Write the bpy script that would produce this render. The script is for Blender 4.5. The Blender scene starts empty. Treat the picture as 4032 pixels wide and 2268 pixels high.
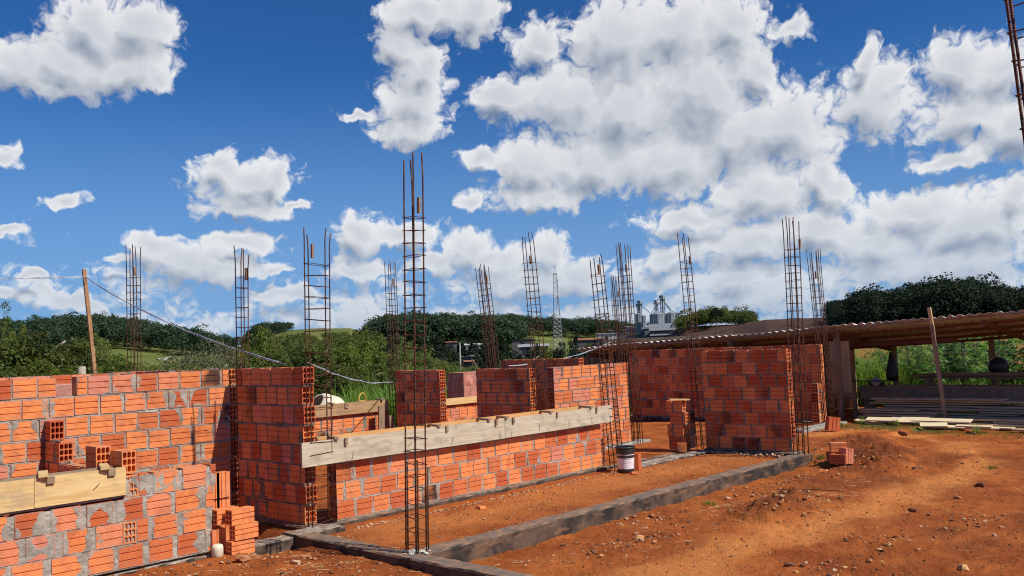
import bpy, math, random
import numpy as np
from mathutils import Matrix, Vector, Euler
PI = math.pi
rad = math.radians
sc = bpy.context.scene
C = sc.collection

# ------------------------------------------------------------------ camera
YAW = rad(43.0375); PIT = rad(3.9311); ROL = rad(-2.2861)
FH = Vector((math.cos(YAW), math.sin(YAW), 0)); RH = Vector((math.sin(YAW), -math.cos(YAW), 0)); UP = Vector((0, 0, 1))
fw = FH*math.cos(PIT)+UP*math.sin(PIT); up0 = -FH*math.sin(PIT)+UP*math.cos(PIT)
rt = RH*math.cos(ROL)+up0*math.sin(ROL); up = -RH*math.sin(ROL)+up0*math.cos(ROL)
cam = bpy.data.cameras.new('camera'); camo = bpy.data.objects.new('camera', cam); C.objects.link(camo)
m = Matrix((rt, up, -fw)).transposed().to_4x4(); m.translation = (0, 0, 1.72)
camo.matrix_world = m
cam.sensor_width = 36; cam.lens = 31.02; cam.clip_start = .05; cam.clip_end = 20000
sc.camera = camo

# ------------------------------------------------------------------ light, sky, exposure
SUN = Vector((.25, -1, 1.1)).normalized()
sun = bpy.data.lights.new('sun', 'SUN'); sun.energy = 5.0; sun.angle = rad(.5); sun.color = (1, .93, .81)
suno = bpy.data.objects.new('sun', sun); C.objects.link(suno)
suno.rotation_euler = SUN.to_track_quat('Z', 'Y').to_euler()
sc.view_settings.view_transform = 'Standard'; sc.view_settings.look = 'None'
sc.view_settings.exposure = 0.0; sc.view_settings.gamma = 1
try: sc.view_settings.use_curve_mapping = False
except Exception: pass
sc.cycles.use_denoising = True; sc.cycles.filter_width = 1.1
sc.cycles.max_bounces = 6; sc.cycles.transparent_max_bounces = 8
sc.cycles.sample_clamp_indirect = 8

def N(t, typ, x=0, **kw):
    n = t.nodes.new(typ)
    for k, v in kw.items():
        if k.startswith('i_'):
            n.inputs[int(k[2:])].default_value = v
        else: setattr(n, k, v)
    return n
def mth(t, op, a, b=None, c=None, clamp=False):
    n = t.nodes.new('ShaderNodeMath'); n.operation = op; n.use_clamp = clamp
    for i, v in enumerate((a, b, c)):
        if v is None: continue
        if hasattr(v, 'is_linked'): t.links.new(v, n.inputs[i])
        else: n.inputs[i].default_value = v
    return n.outputs[0]
def vm(t, op, a, b=None, c=None):
    n = t.nodes.new('ShaderNodeVectorMath'); n.operation = op
    for i, v in enumerate((a, b, c)):
        if v is None: continue
        if hasattr(v, 'is_linked'): t.links.new(v, n.inputs[i])
        elif op == 'SCALE' and i == 1: n.inputs['Scale'].default_value = v
        else: n.inputs[i].default_value = v
    return n.outputs['Value'] if op in ('LENGTH', 'DOT_PRODUCT', 'DISTANCE') else n.outputs['Vector']
def smooth(t, v, a, b):
    n = t.nodes.new('ShaderNodeMapRange'); n.interpolation_type = 'SMOOTHSTEP'
    t.links.new(v, n.inputs[0]); n.inputs[1].default_value = a; n.inputs[2].default_value = b
    return n.outputs[0]
def mixc(t, f, a, b, bt='MIX'):
    n = t.nodes.new('ShaderNodeMix'); n.data_type = 'RGBA'; n.blend_type = bt
    for i, v in ((0, f), (6, a), (7, b)):
        if hasattr(v, 'is_linked'): t.links.new(v, n.inputs[i])
        else:
            n.inputs[i].default_value = v if i == 0 else (tuple(v)+(1,) if len(v) == 3 else v)
    return n.outputs[2]
def noise(t, vec, scale, detail=4, rough=.55, dim='3D', dist=0):
    n = t.nodes.new('ShaderNodeTexNoise'); n.noise_dimensions = dim
    if vec is not None: t.links.new(vec, n.inputs['Vector'])
    n.inputs['Scale'].default_value = scale; n.inputs['Detail'].default_value = detail
    n.inputs['Roughness'].default_value = rough; n.inputs['Distortion'].default_value = dist
    return n

CL = '''-29,17,2.5,1.5 -26.7,17.6,3,1.8 -23.9,17.5,3.3,1.5 -25.3,19.7,2.4,2.1 -22.8,19.7,2,2 -21.6,16.9,1.2,0.7 -27.6,16.3,2.7,0.6
-5,21.4,3.1,1.5 -1.9,21.5,1.8,1.9 -6.7,19.5,1.9,1.5 -5.4,17.9,2.2,1.7 -6.2,16.2,2.8,1.9 -6.8,14.4,2.3,0.9 -9.9,15.3,1.5,0.3
2.2,19.8,1.8,1.5 0.2,16.5,2.2,1.5 3.4,16.1,3.4,2.6 7.5,19.5,3.8,3.3 11.4,19.8,4.3,2.8 15.4,19.6,2.1,2.2 7.6,15.1,4.4,3.3 12.5,15.9,4,3.8 16.3,16.8,1.2,1.5
1.4,11.9,2.8,1.8 -1.6,12.7,1.7,1 5.3,12,4.6,2.1 1.9,9.8,3.4,1 10.7,11.6,4.3,2.5 14.8,13,3.5,2.7 17.9,13.4,3.4,2.7 20.3,9.8,1.5,2.2 18.5,18.5,1.2,0.9
23.1,14.4,2.3,2.6 22.8,16.5,1.1,1.2 16.5,9.2,3.5,2 27.9,15.2,2.6,2.1 30.5,14.9,2,1.7 28.1,12.5,3,1.8 27.5,10,2.2,0.7 30.4,11,1.6,2
-16.7,11.1,3.3,1.5 -18.2,11.9,1.3,1 -15,11.7,1.4,1.3 -16.9,9.5,3.2,0.9 -13.7,9.5,1.3,0.4 -21.9,7.2,1.8,1 -20,6.3,3.4,1.2 -23.6,6.5,1.1,0.4
-17.2,7.4,2.6,0.7 -16.1,5.3,1.4,0.4 -18.2,5.8,2.9,0.9 -9.5,7.8,1.5,1.7 -7.1,7.4,2.2,0.9 -2.7,9.8,1.1,0.7 -2.7,6.9,1.9,1.2 -1.2,5.9,2.1,1.3
2.2,6.5,1.9,1.3 4.5,4.9,2.2,1.3 1.1,4.5,3.9,1.2 -4.5,5.8,2.3,1 24.8,7.4,4,1.4 27.9,6.2,3.7,1.9 22.5,5.7,3.6,1.5 30.2,7.5,1.2,1.1
12.2,7.5,4.5,1.1 15.6,5.8,4.7,1.1 19.2,6.5,3.4,1.3 25.7,4.3,5.6,1.2 10.1,5.1,2,1.1 14.3,4.1,3,1 13,2.9,3.8,0.7 -9.9,5.4,1.8,0.8 -14.4,4,2.8,0.6
-30,12,0.7,0.7 -27.4,9.5,1.4,0.4 -29.8,7.9,0.9,0.3 -28.2,5.3,0.7,0.5 -29,4.4,2.1,0.5 -26.2,4.1,2.1,0.5
-37,14,3,2 -40,6,4,1.5 38,16,5,3 40,8,5,2 3,27,7,2.5 14,26,5,2.5 -27,25,4,2 28,24,4,2'''
CL = [tuple(float(q) for q in s.split(',')) for s in CL.split()]

def build_world():
    w = bpy.data.worlds.new('World'); sc.world = w; w.use_nodes = True
    t = w.node_tree; t.nodes.clear()
    # a group that gives the thickness of the cloud cover in a sky direction (azimuth, elevation in degrees)
    g = bpy.data.node_groups.new('cloud_thickness', 'ShaderNodeTree')
    g.interface.new_socket('P', in_out='INPUT', socket_type='NodeSocketVector')
    g.interface.new_socket('T', in_out='OUTPUT', socket_type='NodeSocketFloat')
    g.interface.new_socket('S', in_out='OUTPUT', socket_type='NodeSocketFloat')
    gi = g.nodes.new('NodeGroupInput'); go = g.nodes.new('NodeGroupOutput')
    P = gi.outputs[0]
    n1 = noise(g, P, .16, 3, .5, '2D'); w1 = vm(g, 'MULTIPLY', vm(g, 'SUBTRACT', n1.outputs['Color'], (.5, .5, .5)), (2.6, 1.8, 0))
    n2 = noise(g, P, .62, 4, .44, '2D'); w2 = vm(g, 'MULTIPLY', vm(g, 'SUBTRACT', n2.outputs['Color'], (.5, .5, .5)), (1.7, 1.5, 0))
    Pw = vm(g, 'ADD', vm(g, 'ADD', P, w1), w2)
    d = None
    for (a, e, ra, re) in CL:
        e = e-.12*re
        l = vm(g, 'LENGTH', vm(g, 'MULTIPLY_ADD', Pw, (1/ra, 1/re, 0), (-a/ra, -e/re, 0)))
        if d is None: d = l
        else:
            s = g.nodes.new('ShaderNodeMath'); s.operation = 'SMOOTH_MIN'; g.links.new(d, s.inputs[0]); g.links.new(l, s.inputs[1]); s.inputs[2].default_value = .55; d = s.outputs[0]
    T = mth(g, 'SUBTRACT', 1.34, d)
    # thin far clouds low over the horizon
    lowP = vm(g, 'MULTIPLY', P, (.15, .42, 1)); nl = noise(g, lowP, 1.0, 5, .5, '2D')
    el = g.nodes.new('ShaderNodeSeparateXYZ'); g.links.new(P, el.inputs[0])
    low = mth(g, 'ADD', mth(g, 'MULTIPLY', mth(g, 'SUBTRACT', nl.outputs[0], .5), 1.9), mth(g, 'SUBTRACT', .78, mth(g, 'MULTIPLY', mth(g, 'ABSOLUTE', mth(g, 'SUBTRACT', el.outputs[1], 2.2)), .15)))
    T = mth(g, 'MAXIMUM', T, mth(g, 'MULTIPLY', low, .7))
    # billows
    v = g.nodes.new('ShaderNodeTexVoronoi'); v.voronoi_dimensions = '2D'; v.feature = 'SMOOTH_F1'; v.inputs['Scale'].default_value = 1.25; v.inputs['Detail'].default_value = 2.5; v.inputs['Roughness'].default_value = .62
    v.inputs['Smoothness'].default_value = .35
    g.links.new(vm(g, 'ADD', P, w2), v.inputs['Vector'])
    b = mth(g, 'MULTIPLY', mth(g, 'SUBTRACT', .42, v.outputs['Distance']), .34)
    n3 = noise(g, vm(g, 'ADD', P, w2), 1.3, 9, .62, '2D'); f = mth(g, 'MULTIPLY', mth(g, 'SUBTRACT', n3.outputs[0], .5), .46)
    v2 = g.nodes.new('ShaderNodeTexVoronoi'); v2.voronoi_dimensions = '2D'; v2.feature = 'SMOOTH_F1'; v2.inputs['Scale'].default_value = .62; v2.inputs['Detail'].default_value = 1.5; v2.inputs['Roughness'].default_value = .5; v2.inputs['Smoothness'].default_value = .6
    g.links.new(vm(g, 'ADD', P, vm(g, 'SCALE', w2, .6)), v2.inputs['Vector'])
    bb = mth(g, 'MULTIPLY', mth(g, 'SUBTRACT', .5, v2.outputs['Distance']), .48)
    S = mth(g, 'ADD', T, mth(g, 'MULTIPLY', bb, .55)); g.links.new(S, go.inputs[1])
    T = mth(g, 'ADD', mth(g, 'ADD', mth(g, 'ADD', T, mth(g, 'MULTIPLY', bb, .4)), b), f)
    g.links.new(T, go.inputs[0])
    # direction -> azimuth / elevation
    tc = t.nodes.new('ShaderNodeTexCoord'); D = tc.outputs['Generated']
    az = mth(t, 'MULTIPLY', mth(t, 'ARCTAN2', vm(t, 'DOT_PRODUCT', D, tuple(RH)), vm(t, 'DOT_PRODUCT', D, tuple(FH))), 180/PI)
    sep = t.nodes.new('ShaderNodeSeparateXYZ'); t.links.new(D, sep.inputs[0])
    e = mth(t, 'MULTIPLY', mth(t, 'ARCSINE', sep.outputs[2]), 180/PI)
    cb = t.nodes.new('ShaderNodeCombineXYZ'); t.links.new(az, cb.inputs[0]); t.links.new(e, cb.inputs[1]); P = cb.outputs[0]
    def T_at(vec):
        n = t.nodes.new('ShaderNodeGroup'); n.node_tree = g; t.links.new(vec, n.inputs[0]); return n.outputs
    (T0, S0) = T_at(P); (T1, S1) = T_at(vm(t, 'ADD', P, (.50, 1.15, 0)))
    alpha = smooth(t, T0, -.02, .46)
    # lit side faces the sun (high, to the right), thick parts and undersides are greyer
    sh = mth(t, 'SUBTRACT', T0, T1)
    lit = mth(t, 'MULTIPLY_ADD', sh, .13, .82)
    lit = mth(t, 'MULTIPLY_ADD', mth(t, 'SUBTRACT', S0, S1), .74, lit, clamp=True)
    thick = smooth(t, S0, .15, 1.3)
    lit = mth(t, 'SUBTRACT', lit, mth(t, 'MULTIPLY', thick, .38), clamp=True)
    lowf = smooth(t, e, 8, 1)
    ccol = mixc(t, lit, (.23, .30, .42), (1.06, 1.06, 1.06))
    ccol = mixc(t, mth(t, 'MULTIPLY', lowf, .5), ccol, (.46, .58, .76))
    cloud = vm(t, 'SCALE', ccol, None)
    cloud.node.inputs['Scale'].default_value = 8.6
    sky = t.nodes.new('ShaderNodeTexSky'); sky.sky_type = 'NISHITA'; sky.sun_disc = False
    sky.sun_elevation = math.asin(SUN.z); sky.sun_rotation = math.atan2(SUN.x, SUN.y)
    sky.altitude = 600; sky.air_density = 1.0; sky.dust_density = .35; sky.ozone_density = 3.0
    skyc = mixc(t, 1.0, sky.outputs[0], (.20, .53, .92), 'MULTIPLY')
    skyc = mixc(t, mth(t, 'MULTIPLY', smooth(t, e, 19, 0), .80), skyc, (2.2, 4.0, 7.0))
    fade = smooth(t, e, -1.5, 1.0)
    al = mth(t, 'MULTIPLY', alpha, mth(t, 'MULTIPLY_ADD', fade, .94, 0))
    col = mixc(t, al, skyc, cloud)
    bg = t.nodes.new('ShaderNodeBackground'); bg.inputs[1].default_value = .1; t.links.new(col, bg.inputs[0])
    out = t.nodes.new('ShaderNodeOutputWorld'); t.links.new(bg.outputs[0], out.inputs[0])
    w.cycles.sampling_method = 'MANUAL'; w.cycles.sample_map_resolution = 512
build_world()

# ------------------------------------------------------------------ helpers
rnd = random.Random(7)
def vnoise(x, y, seed=0):
    x = np.asarray(x, float); y = np.asarray(y, float)
    xi = np.floor(x).astype(np.int64); yi = np.floor(y).astype(np.int64); fx = x-xi; fy = y-yi
    fx = fx*fx*(3-2*fx); fy = fy*fy*(3-2*fy)
    def h(a, b):
        n = (a*374761393+b*668265263+seed*1442695041) & 0xffffffff
        n = ((n ^ (n >> 13))*1274126177) & 0xffffffff
        return ((n ^ (n >> 16)) & 0xffff)/65535.0
    return (h(xi, yi)*(1-fx)+h(xi+1, yi)*fx)*(1-fy)+(h(xi, yi+1)*(1-fx)+h(xi+1, yi+1)*fx)*fy
def fbm(x, y, oct=4, seed=0, gain=.5):
    s = 0; a = 1; n = 0
    for o in range(oct):
        s = s+a*vnoise(np.asarray(x)*2**o, np.asarray(y)*2**o, seed+o*17); n += a; a *= gain
    return s/n
def sstep(a, b, v):
    t = np.clip((v-a)/(b-a), 0, 1); return t*t*(3-2*t)

class MB:
    """collects geometry for ONE mesh"""
    def __init__(s): s.v = []; s.f = []; s.uv = []; s.tone = []; s.has_uv = False
    def add(s, vs, fs, uvs=None, tone=None):
        o = len(s.v); s.v.extend([tuple(p) for p in vs])
        for i, f in enumerate(fs):
            s.f.append(tuple(o+k for k in f))
            s.uv.append(uvs[i] if uvs else None); s.tone.append(tone)
        if uvs: s.has_uv = True
        return s
    def box(s, x0, y0, z0, x1, y1, z1, tone=None, M=None):
        vs = [(x0,y0,z0),(x1,y0,z0),(x1,y1,z0),(x0,y1,z0),(x0,y0,z1),(x1,y0,z1),(x1,y1,z1),(x0,y1,z1)]
        if M is not None: vs = [tuple(M @ Vector(p)) for p in vs]
        return s.add(vs, [(0,3,2,1),(4,5,6,7),(0,1,5,4),(1,2,6,5),(2,3,7,6),(3,0,4,7)], tone=tone)
    def tube(s, pts, r, n=6, r1=None, cap=True, tone=None):
        pts = [Vector(p) for p in pts]; rings = []
        prev = None
        for i, p in enumerate(pts):
            d = (pts[min(i+1, len(pts)-1)]-pts[max(i-1, 0)]).normalized()
            a = Vector((0, 0, 1)) if abs(d.z) < .9 else Vector((1, 0, 0))
            if prev is not None: a = prev
            u = (a-d*a.dot(d)).normalized(); w = d.cross(u); prev = u
            rr = r if r1 is None else r+(r1-r)*i/(len(pts)-1)
            rings.append([p+(u*math.cos(2*PI*k/n)+w*math.sin(2*PI*k/n))*rr for k in range(n)])
        vs = [q for R in rings for q in R]; fs = []
        for i in range(len(pts)-1):
            for k in range(n):
                fs.append((i*n+k, i*n+(k+1) % n, (i+1)*n+(k+1) % n, (i+1)*n+k))
        if cap: fs.append(tuple(range(n-1, -1, -1))); fs.append(tuple((len(pts)-1)*n+k for k in range(n)))
        return s.add(vs, fs, tone=tone)
    def lathe(s, prof, n=24, M=None, tone=None):
        vs = []; fs = []
        for (r, z) in prof:
            for k in range(n): vs.append((r*math.cos(2*PI*k/n), r*math.sin(2*PI*k/n), z))
        for i in range(len(prof)-1):
            for k in range(n): fs.append((i*n+k, i*n+(k+1) % n, (i+1)*n+(k+1) % n, (i+1)*n+k))
        if M is not None: vs = [tuple(M @ Vector(p)) for p in vs]
        return s.add(vs, fs, tone=tone)
    def mesh(s, name, mat=None, smooth=False):
        me = bpy.data.meshes.new(name); me.from_pydata(s.v, [], s.f); 
        if mat: me.materials.append(mat)
        if s.has_uv:
            uv = me.uv_layers.new(name='UVMap'); arr = []
            for i, f in enumerate(s.f):
                u = s.uv[i]
                if u is None: arr.extend([0, 0]*len(f))
                else:
                    for q in u: arr.extend(q)
            uv.data.foreach_set('uv', arr)
        if any(q is not None for q in s.tone):
            at = me.attributes.new('tone', 'FLOAT_COLOR', 'FACE')
            arr = []
            for q in s.tone: arr.extend((q or (.5, 0, .5))+(1.0,) if len(q or (.5, 0, .5)) == 3 else q)
            at.data.foreach_set('color', arr)
        if smooth: me.polygons.foreach_set('use_smooth', [True]*len(me.polygons))
        me.update(); return me
    def build(s, name, mat=None, parent=None, smooth=False, loc=None, rot=None):
        return link(name, s.mesh(name, mat, smooth), parent, loc, rot)

def link(name, me, parent=None, loc=None, rot=None):
    o = bpy.data.objects.new(name, me); C.objects.link(o)
    if loc is not None: o.location = loc
    if rot is not None: o.rotation_euler = rot
    if parent is not None: o.parent = parent
    return o
def tag(o, label=None, cat=None, group=None, kind=None):
    if label: o['label'] = label
    if cat: o['category'] = cat
    if group: o['group'] = group
    if kind: o['kind'] = kind
    return o
def thing(name, label, cat, loc=(0,0,0), rot=(0,0,0), group=None):
    o = bpy.data.objects.new(name, None); C.objects.link(o); o.empty_display_size = .1
    o.location = loc; o.rotation_euler = rot
    return tag(o, label, cat, group)
def copy_tree(root, loc, rot=None, scale=None, label=None, group=None):
    r = root.copy(); C.objects.link(r); r.location = loc
    if rot is not None: r.rotation_euler = rot
    if scale is not None: r.scale = scale
    if label: r['label'] = label
    if group: r['group'] = group
    for ch in list(root.children):
        c = ch.copy(); C.objects.link(c); c.parent = r
        for g in ch.children:
            d = g.copy(); C.objects.link(d); d.parent = c
    return r
def at(azd, d, z=0.0):
    """a point at a bearing (degrees right of the view axis over the ground) and a distance in metres"""
    a = rad(azd); p = (FH*math.cos(a)+RH*math.sin(a))*d
    return Vector((p.x, p.y, z))

# ------------------------------------------------------------------ materials
def M_(name, fn, rough=.8, spec=.3):
    m = bpy.data.materials.new(name); m.use_nodes = True; t = m.node_tree
    b = t.nodes['Principled BSDF']; b.inputs['Roughness'].default_value = rough
    b.inputs['Specular IOR Level'].default_value = spec
    fn(t, b); return m
def obj_co(t):
    return t.nodes.new('ShaderNodeTexCoord').outputs['Object']
def wpos(t):
    return t.nodes.new('ShaderNodeNewGeometry').outputs['Position']
def bump(t, b, h, s=.5, d=.01):
    n = t.nodes.new('ShaderNodeBump'); n.inputs['Strength'].default_value = s; n.inputs['Distance'].default_value = d
    t.links.new(h, n.inputs['Height']); t.links.new(n.outputs[0], b.inputs['Normal'])
def attr(t, name='tone'):
    a = t.nodes.new('ShaderNodeAttribute'); a.attribute_name = name
    s = t.nodes.new('ShaderNodeSeparateColor'); t.links.new(a.outputs['Color'], s.inputs[0])
    return s.outputs
def simple(name, c1, c2=None, scale=3, rough=.8, spec=.3, bs=.3, bd=.005, stretch=(1,1,1), detail=5):
    def f(t, b):
        p = vm(t, 'MULTIPLY', obj_co(t), stretch)
        n = noise(t, p, scale, detail, .6)
        t.links.new(mixc(t, smooth(t, n.outputs[0], .3, .7), c1, c2 or tuple(q*.7 for q in c1)), b.inputs['Base Color'])
        bump(t, b, n.outputs[0], bs, bd)
    return M_(name, f, rough, spec)

def brick_mat(name, dark=0.0):
    def f(t, b):
        a = attr(t)
        uv = t.nodes.new('ShaderNodeUVMap').outputs[0]
        s = t.nodes.new('ShaderNodeSeparateXYZ'); t.links.new(uv, s.inputs[0])
        p = wpos(t)
        base = mixc(t, smooth(t, a[0], 0, .75), (.50, .105, .036), (.82, .275, .090))
        base = mixc(t, smooth(t, a[0], .80, 1.0), base, (.66, .24, .155))
        n = noise(t, p, 9, 5, .6)
        base = mixc(t, mth(t, 'MULTIPLY', smooth(t, n.outputs[0], .42, .70), .50), base, (.34, .085, .04))
        # pale bloom and dust
        n4 = noise(t, p, 4.5, 6, .65)
        base = mixc(t, mth(t, 'MULTIPLY', smooth(t, n4.outputs[0], .50, .74), .48), base, (.70, .36, .22))
        # scorched bricks
        n2 = noise(t, p, 5, 3, .5)
        sc_ = mth(t, 'MULTIPLY', a[1], smooth(t, mth(t, 'ADD', n2.outputs[0], mth(t, 'MULTIPLY', s.outputs[0], .35)), .40, .78))
        base = mixc(t, sc_, base, (.055, .028, .022))
        # grout dust at brick rims
        ex = mth(t, 'MULTIPLY', mth(t, 'MINIMUM', s.outputs[0], mth(t, 'SUBTRACT', 1, s.outputs[0])), .22)
        ez = mth(t, 'MULTIPLY', mth(t, 'MINIMUM', s.outputs[1], mth(t, 'SUBTRACT', 1, s.outputs[1])), .18)
        n3 = noise(t, p, 22, 4, .6)
        em = mth(t, 'SUBTRACT', mth(t, 'MINIMUM', ex, ez), mth(t, 'MULTIPLY', mth(t, 'SUBTRACT', n3.outputs[0], .52), .06))
        g = mth(t, 'MULTIPLY', smooth(t, em, .008, .001), mth(t, 'GREATER_THAN', a[2], .01))
        base = mixc(t, mth(t, 'MULTIPLY', g, .55), base, (.36, .30, .27))
        t.links.new(base, b.inputs['Base Color'])
        # fine extrusion lines along the brick
        wv = mth(t, 'SINE', mth(t, 'MULTIPLY', s.outputs[1], 95.0))
        h = mth(t, 'ADD', mth(t, 'MULTIPLY', wv, .25), mth(t, 'MULTIPLY', noise(t, p, 60, 3, .6).outputs[0], .8))
        bump(t, b, h, .55, .0025)
    return M_(name, f, .82, .25)
brickM = brick_mat('red_clay')
def _mortar(t, b):
    p = wpos(t); n = noise(t, p, 7, 6, .65); n2 = noise(t, p, 55, 4, .7)
    c = mixc(t, smooth(t, n.outputs[0], .3, .7), (.25, .22, .185), (.47, .425, .36))
    c = mixc(t, mth(t, 'MULTIPLY', smooth(t, noise(t, p, 2.3, 4, .6).outputs[0], .5, .75), .5), c, (.24, .17, .13))
    t.links.new(mixc(t, mth(t, 'MULTIPLY', smooth(t, n2.outputs[0], .5, .8), .4), c, (.18, .16, .14)), b.inputs['Base Color'])
    bump(t, b, mth(t, 'ADD', n2.outputs[0], mth(t, 'MULTIPLY', n.outputs[0], .6)), .9, .008)
mortarM = M_('mortar', _mortar, .95, .1)
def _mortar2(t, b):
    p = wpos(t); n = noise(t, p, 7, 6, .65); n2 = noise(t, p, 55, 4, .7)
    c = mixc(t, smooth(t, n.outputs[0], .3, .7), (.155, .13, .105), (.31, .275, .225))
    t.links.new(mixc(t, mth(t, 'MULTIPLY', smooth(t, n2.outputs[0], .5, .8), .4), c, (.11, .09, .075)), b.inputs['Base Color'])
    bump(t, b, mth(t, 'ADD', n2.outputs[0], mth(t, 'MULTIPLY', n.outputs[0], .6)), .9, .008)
mortarD = M_('joint_shade_mortar', _mortar2, .95, .1)  # darker mortar with the shade of the recessed joints put into its colour
def _conc(t, b):
    p = wpos(t); n = noise(t, p, 3.5, 6, .65); n2 = noise(t, p, 30, 4, .7)
    st = noise(t, vm(t, 'MULTIPLY', p, (1, 1, 5)), 4, 5, .6)
    c = mixc(t, smooth(t, n.outputs[0], .38, .62), (.030, .025, .022), (.135, .085, .058))
    c = mixc(t, mth(t, 'MULTIPLY', smooth(t, st.outputs[0], .52, .66), .7), c, (.24, .12, .065))
    s = t.nodes.new('ShaderNodeNewGeometry'); sx = t.nodes.new('ShaderNodeSeparateXYZ'); t.links.new(s.outputs['True Normal'], sx.inputs[0])
    topm = smooth(t, sx.outputs[2], .5, .9)
    nt = noise(t, p, 6, 6, .7)
    ct = mixc(t, smooth(t, nt.outputs[0], .42, .6), (.16, .125, .10), (.30, .17, .10))
    ct = mixc(t, smooth(t, nt.outputs[0], .6, .72), ct, (.42, .39, .35))
    t.links.new(mixc(t, topm, c, ct), b.inputs['Base Color'])
    bump(t, b, n2.outputs[0], .8, .008)
concM = M_('tarred_concrete', _conc, .8, .3)
def _gconc(t, b):
    p = wpos(t); n = noise(t, p, 5, 6, .65)
    t.links.new(mixc(t, smooth(t, n.outputs[0], .35, .65), (.20, .18, .16), (.42, .39, .35)), b.inputs['Base Color'])
    bump(t, b, noise(t, p, 40, 4, .7).outputs[0], .8, .006)
gconcM = M_('grey_concrete', _gconc, .9, .2)
def _tconc(t, b):
    p = wpos(t); n = noise(t, p, 4, 6, .65); n2 = noise(t, p, 9, 6, .7)
    s = t.nodes.new('ShaderNodeNewGeometry'); sx = t.nodes.new('ShaderNodeSeparateXYZ'); t.links.new(s.outputs['True Normal'], sx.inputs[0])
    side = mixc(t, smooth(t, n.outputs[0], .4, .62), (.025, .022, .020), (.16, .11, .08))
    top = mixc(t, smooth(t, n2.outputs[0], .38, .66), (.22, .15, .105), (.48, .43, .36))
    t.links.new(mixc(t, smooth(t, sx.outputs[2], .5, .9), side, top), b.inputs['Base Color'])
    bump(t, b, noise(t, p, 35, 4, .7).outputs[0], .9, .012)
tconcM = M_('tar_sided_concrete', _tconc, .9, .2)
def _rust(t, b):
    p = wpos(t); n = noise(t, p, 14, 5, .65)
    c = mixc(t, smooth(t, n.outputs[0], .35, .65), (.042, .020, .014), (.16, .062, .030))
    t.links.new(mixc(t, mth(t, 'MULTIPLY', smooth(t, n.outputs[0], .62, .75), .6), c, (.30, .16, .08)), b.inputs['Base Color'])
    s = t.nodes.new('ShaderNodeSeparateXYZ'); t.links.new(obj_co(t), s.inputs[0])
    bump(t, b, mth(t, 'SINE', mth(t, 'MULTIPLY', s.outputs[2], 700)), .5, .002)
    b.inputs['Metallic'].default_value = .35
rustM = M_('rusty_steel', _rust, .6, .4)
def wood(name, c1, c2, rough=.75, dirt=.4, dirtc=(.15, .10, .07), s=1.0):
    def f(t, b):
        oi = t.nodes.new('ShaderNodeObjectInfo')
        q = t.nodes.new('ShaderNodeCombineXYZ'); t.links.new(mth(t, 'MULTIPLY', oi.outputs['Random'], 37), q.inputs[0]); t.links.new(mth(t, 'MULTIPLY', oi.outputs['Random'], 11), q.inputs[1])
        p = vm(t, 'ADD', obj_co(t), q.outputs[0])
        g = noise(t, vm(t, 'MULTIPLY', p, (1.2*s, 14*s, 14*s)), 2.2, 6, .6, dist=.6)
        d = noise(t, vm(t, 'MULTIPLY', p, (3, 5, 5)), 1.3, 6, .65)
        c = mixc(t, smooth(t, g.outputs[0], .3, .7), c1, c2)
        c = mixc(t, mth(t, 'MULTIPLY', smooth(t, d.outputs[0], .5, .68), dirt), c, dirtc)
        t.links.new(c, b.inputs['Base Color']); bump(t, b, g.outputs[0], .35, .003)
    return M_(name, f, rough, .25)
plyGrey = wood('cement_stained_board', (.44, .375, .27), (.60, .53, .40), dirt=.75, dirtc=(.33, .285, .215))
plyYel = wood('pale_pine_board', (.60, .38, .15), (.76, .56, .27), dirt=.6, dirtc=(.40, .31, .20))
plyBrown = wood('brown_board', (.34, .21, .105), (.46, .31, .17), dirt=.4)
plankOrange = wood('orange_board', (.55, .29, .10), (.68, .40, .16), dirt=.2)
timberM = wood('weathered_timber', (.23, .15, .095), (.36, .26, .18), dirt=.5, dirtc=(.10, .065, .045))
redTimber = wood('reddish_timber', (.13, .055, .035), (.22, .10, .06), dirt=.3, dirtc=(.09, .035, .02))
poleM = wood('pole_timber', (.34, .18, .09), (.44, .25, .13), dirt=.3)
greyLumber = wood('grey_lumber', (.46, .33, .19), (.62, .47, .29), dirt=.5, dirtc=(.20, .14, .09))
paleLumber = wood('fresh_sawn_board', (.70, .56, .34), (.80, .68, .46), dirt=.2, dirtc=(.5, .35, .2))
whiteM = simple('white_plastic', (.78, .77, .74), (.60, .58, .54), 6, .45, .4, .2, .002)
blackM = simple('black_plastic', (.018, .018, .018), (.04, .038, .035), 8, .4, .5)
wireM = simple('cable_sheath', (.62, .66, .72), (.20, .24, .34), 9, .4, .5)
yelM = simple('yellow_paint', (.72, .46, .05), (.55, .33, .05), 6, .5, .5)
drumM = simple('cement_caked_drum', (.62, .52, .38), (.72, .66, .52), 4, .8, .2)
def _roofm(t, b):
    p = wpos(t); n = noise(t, p, 3, 6, .65)
    t.links.new(mixc(t, smooth(t, n.outputs[0], .35, .7), (.62, .57, .48), (.82, .79, .72)), b.inputs['Base Color'])
roofM = M_('fibre_cement', _roofm, .8, .3)
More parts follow.
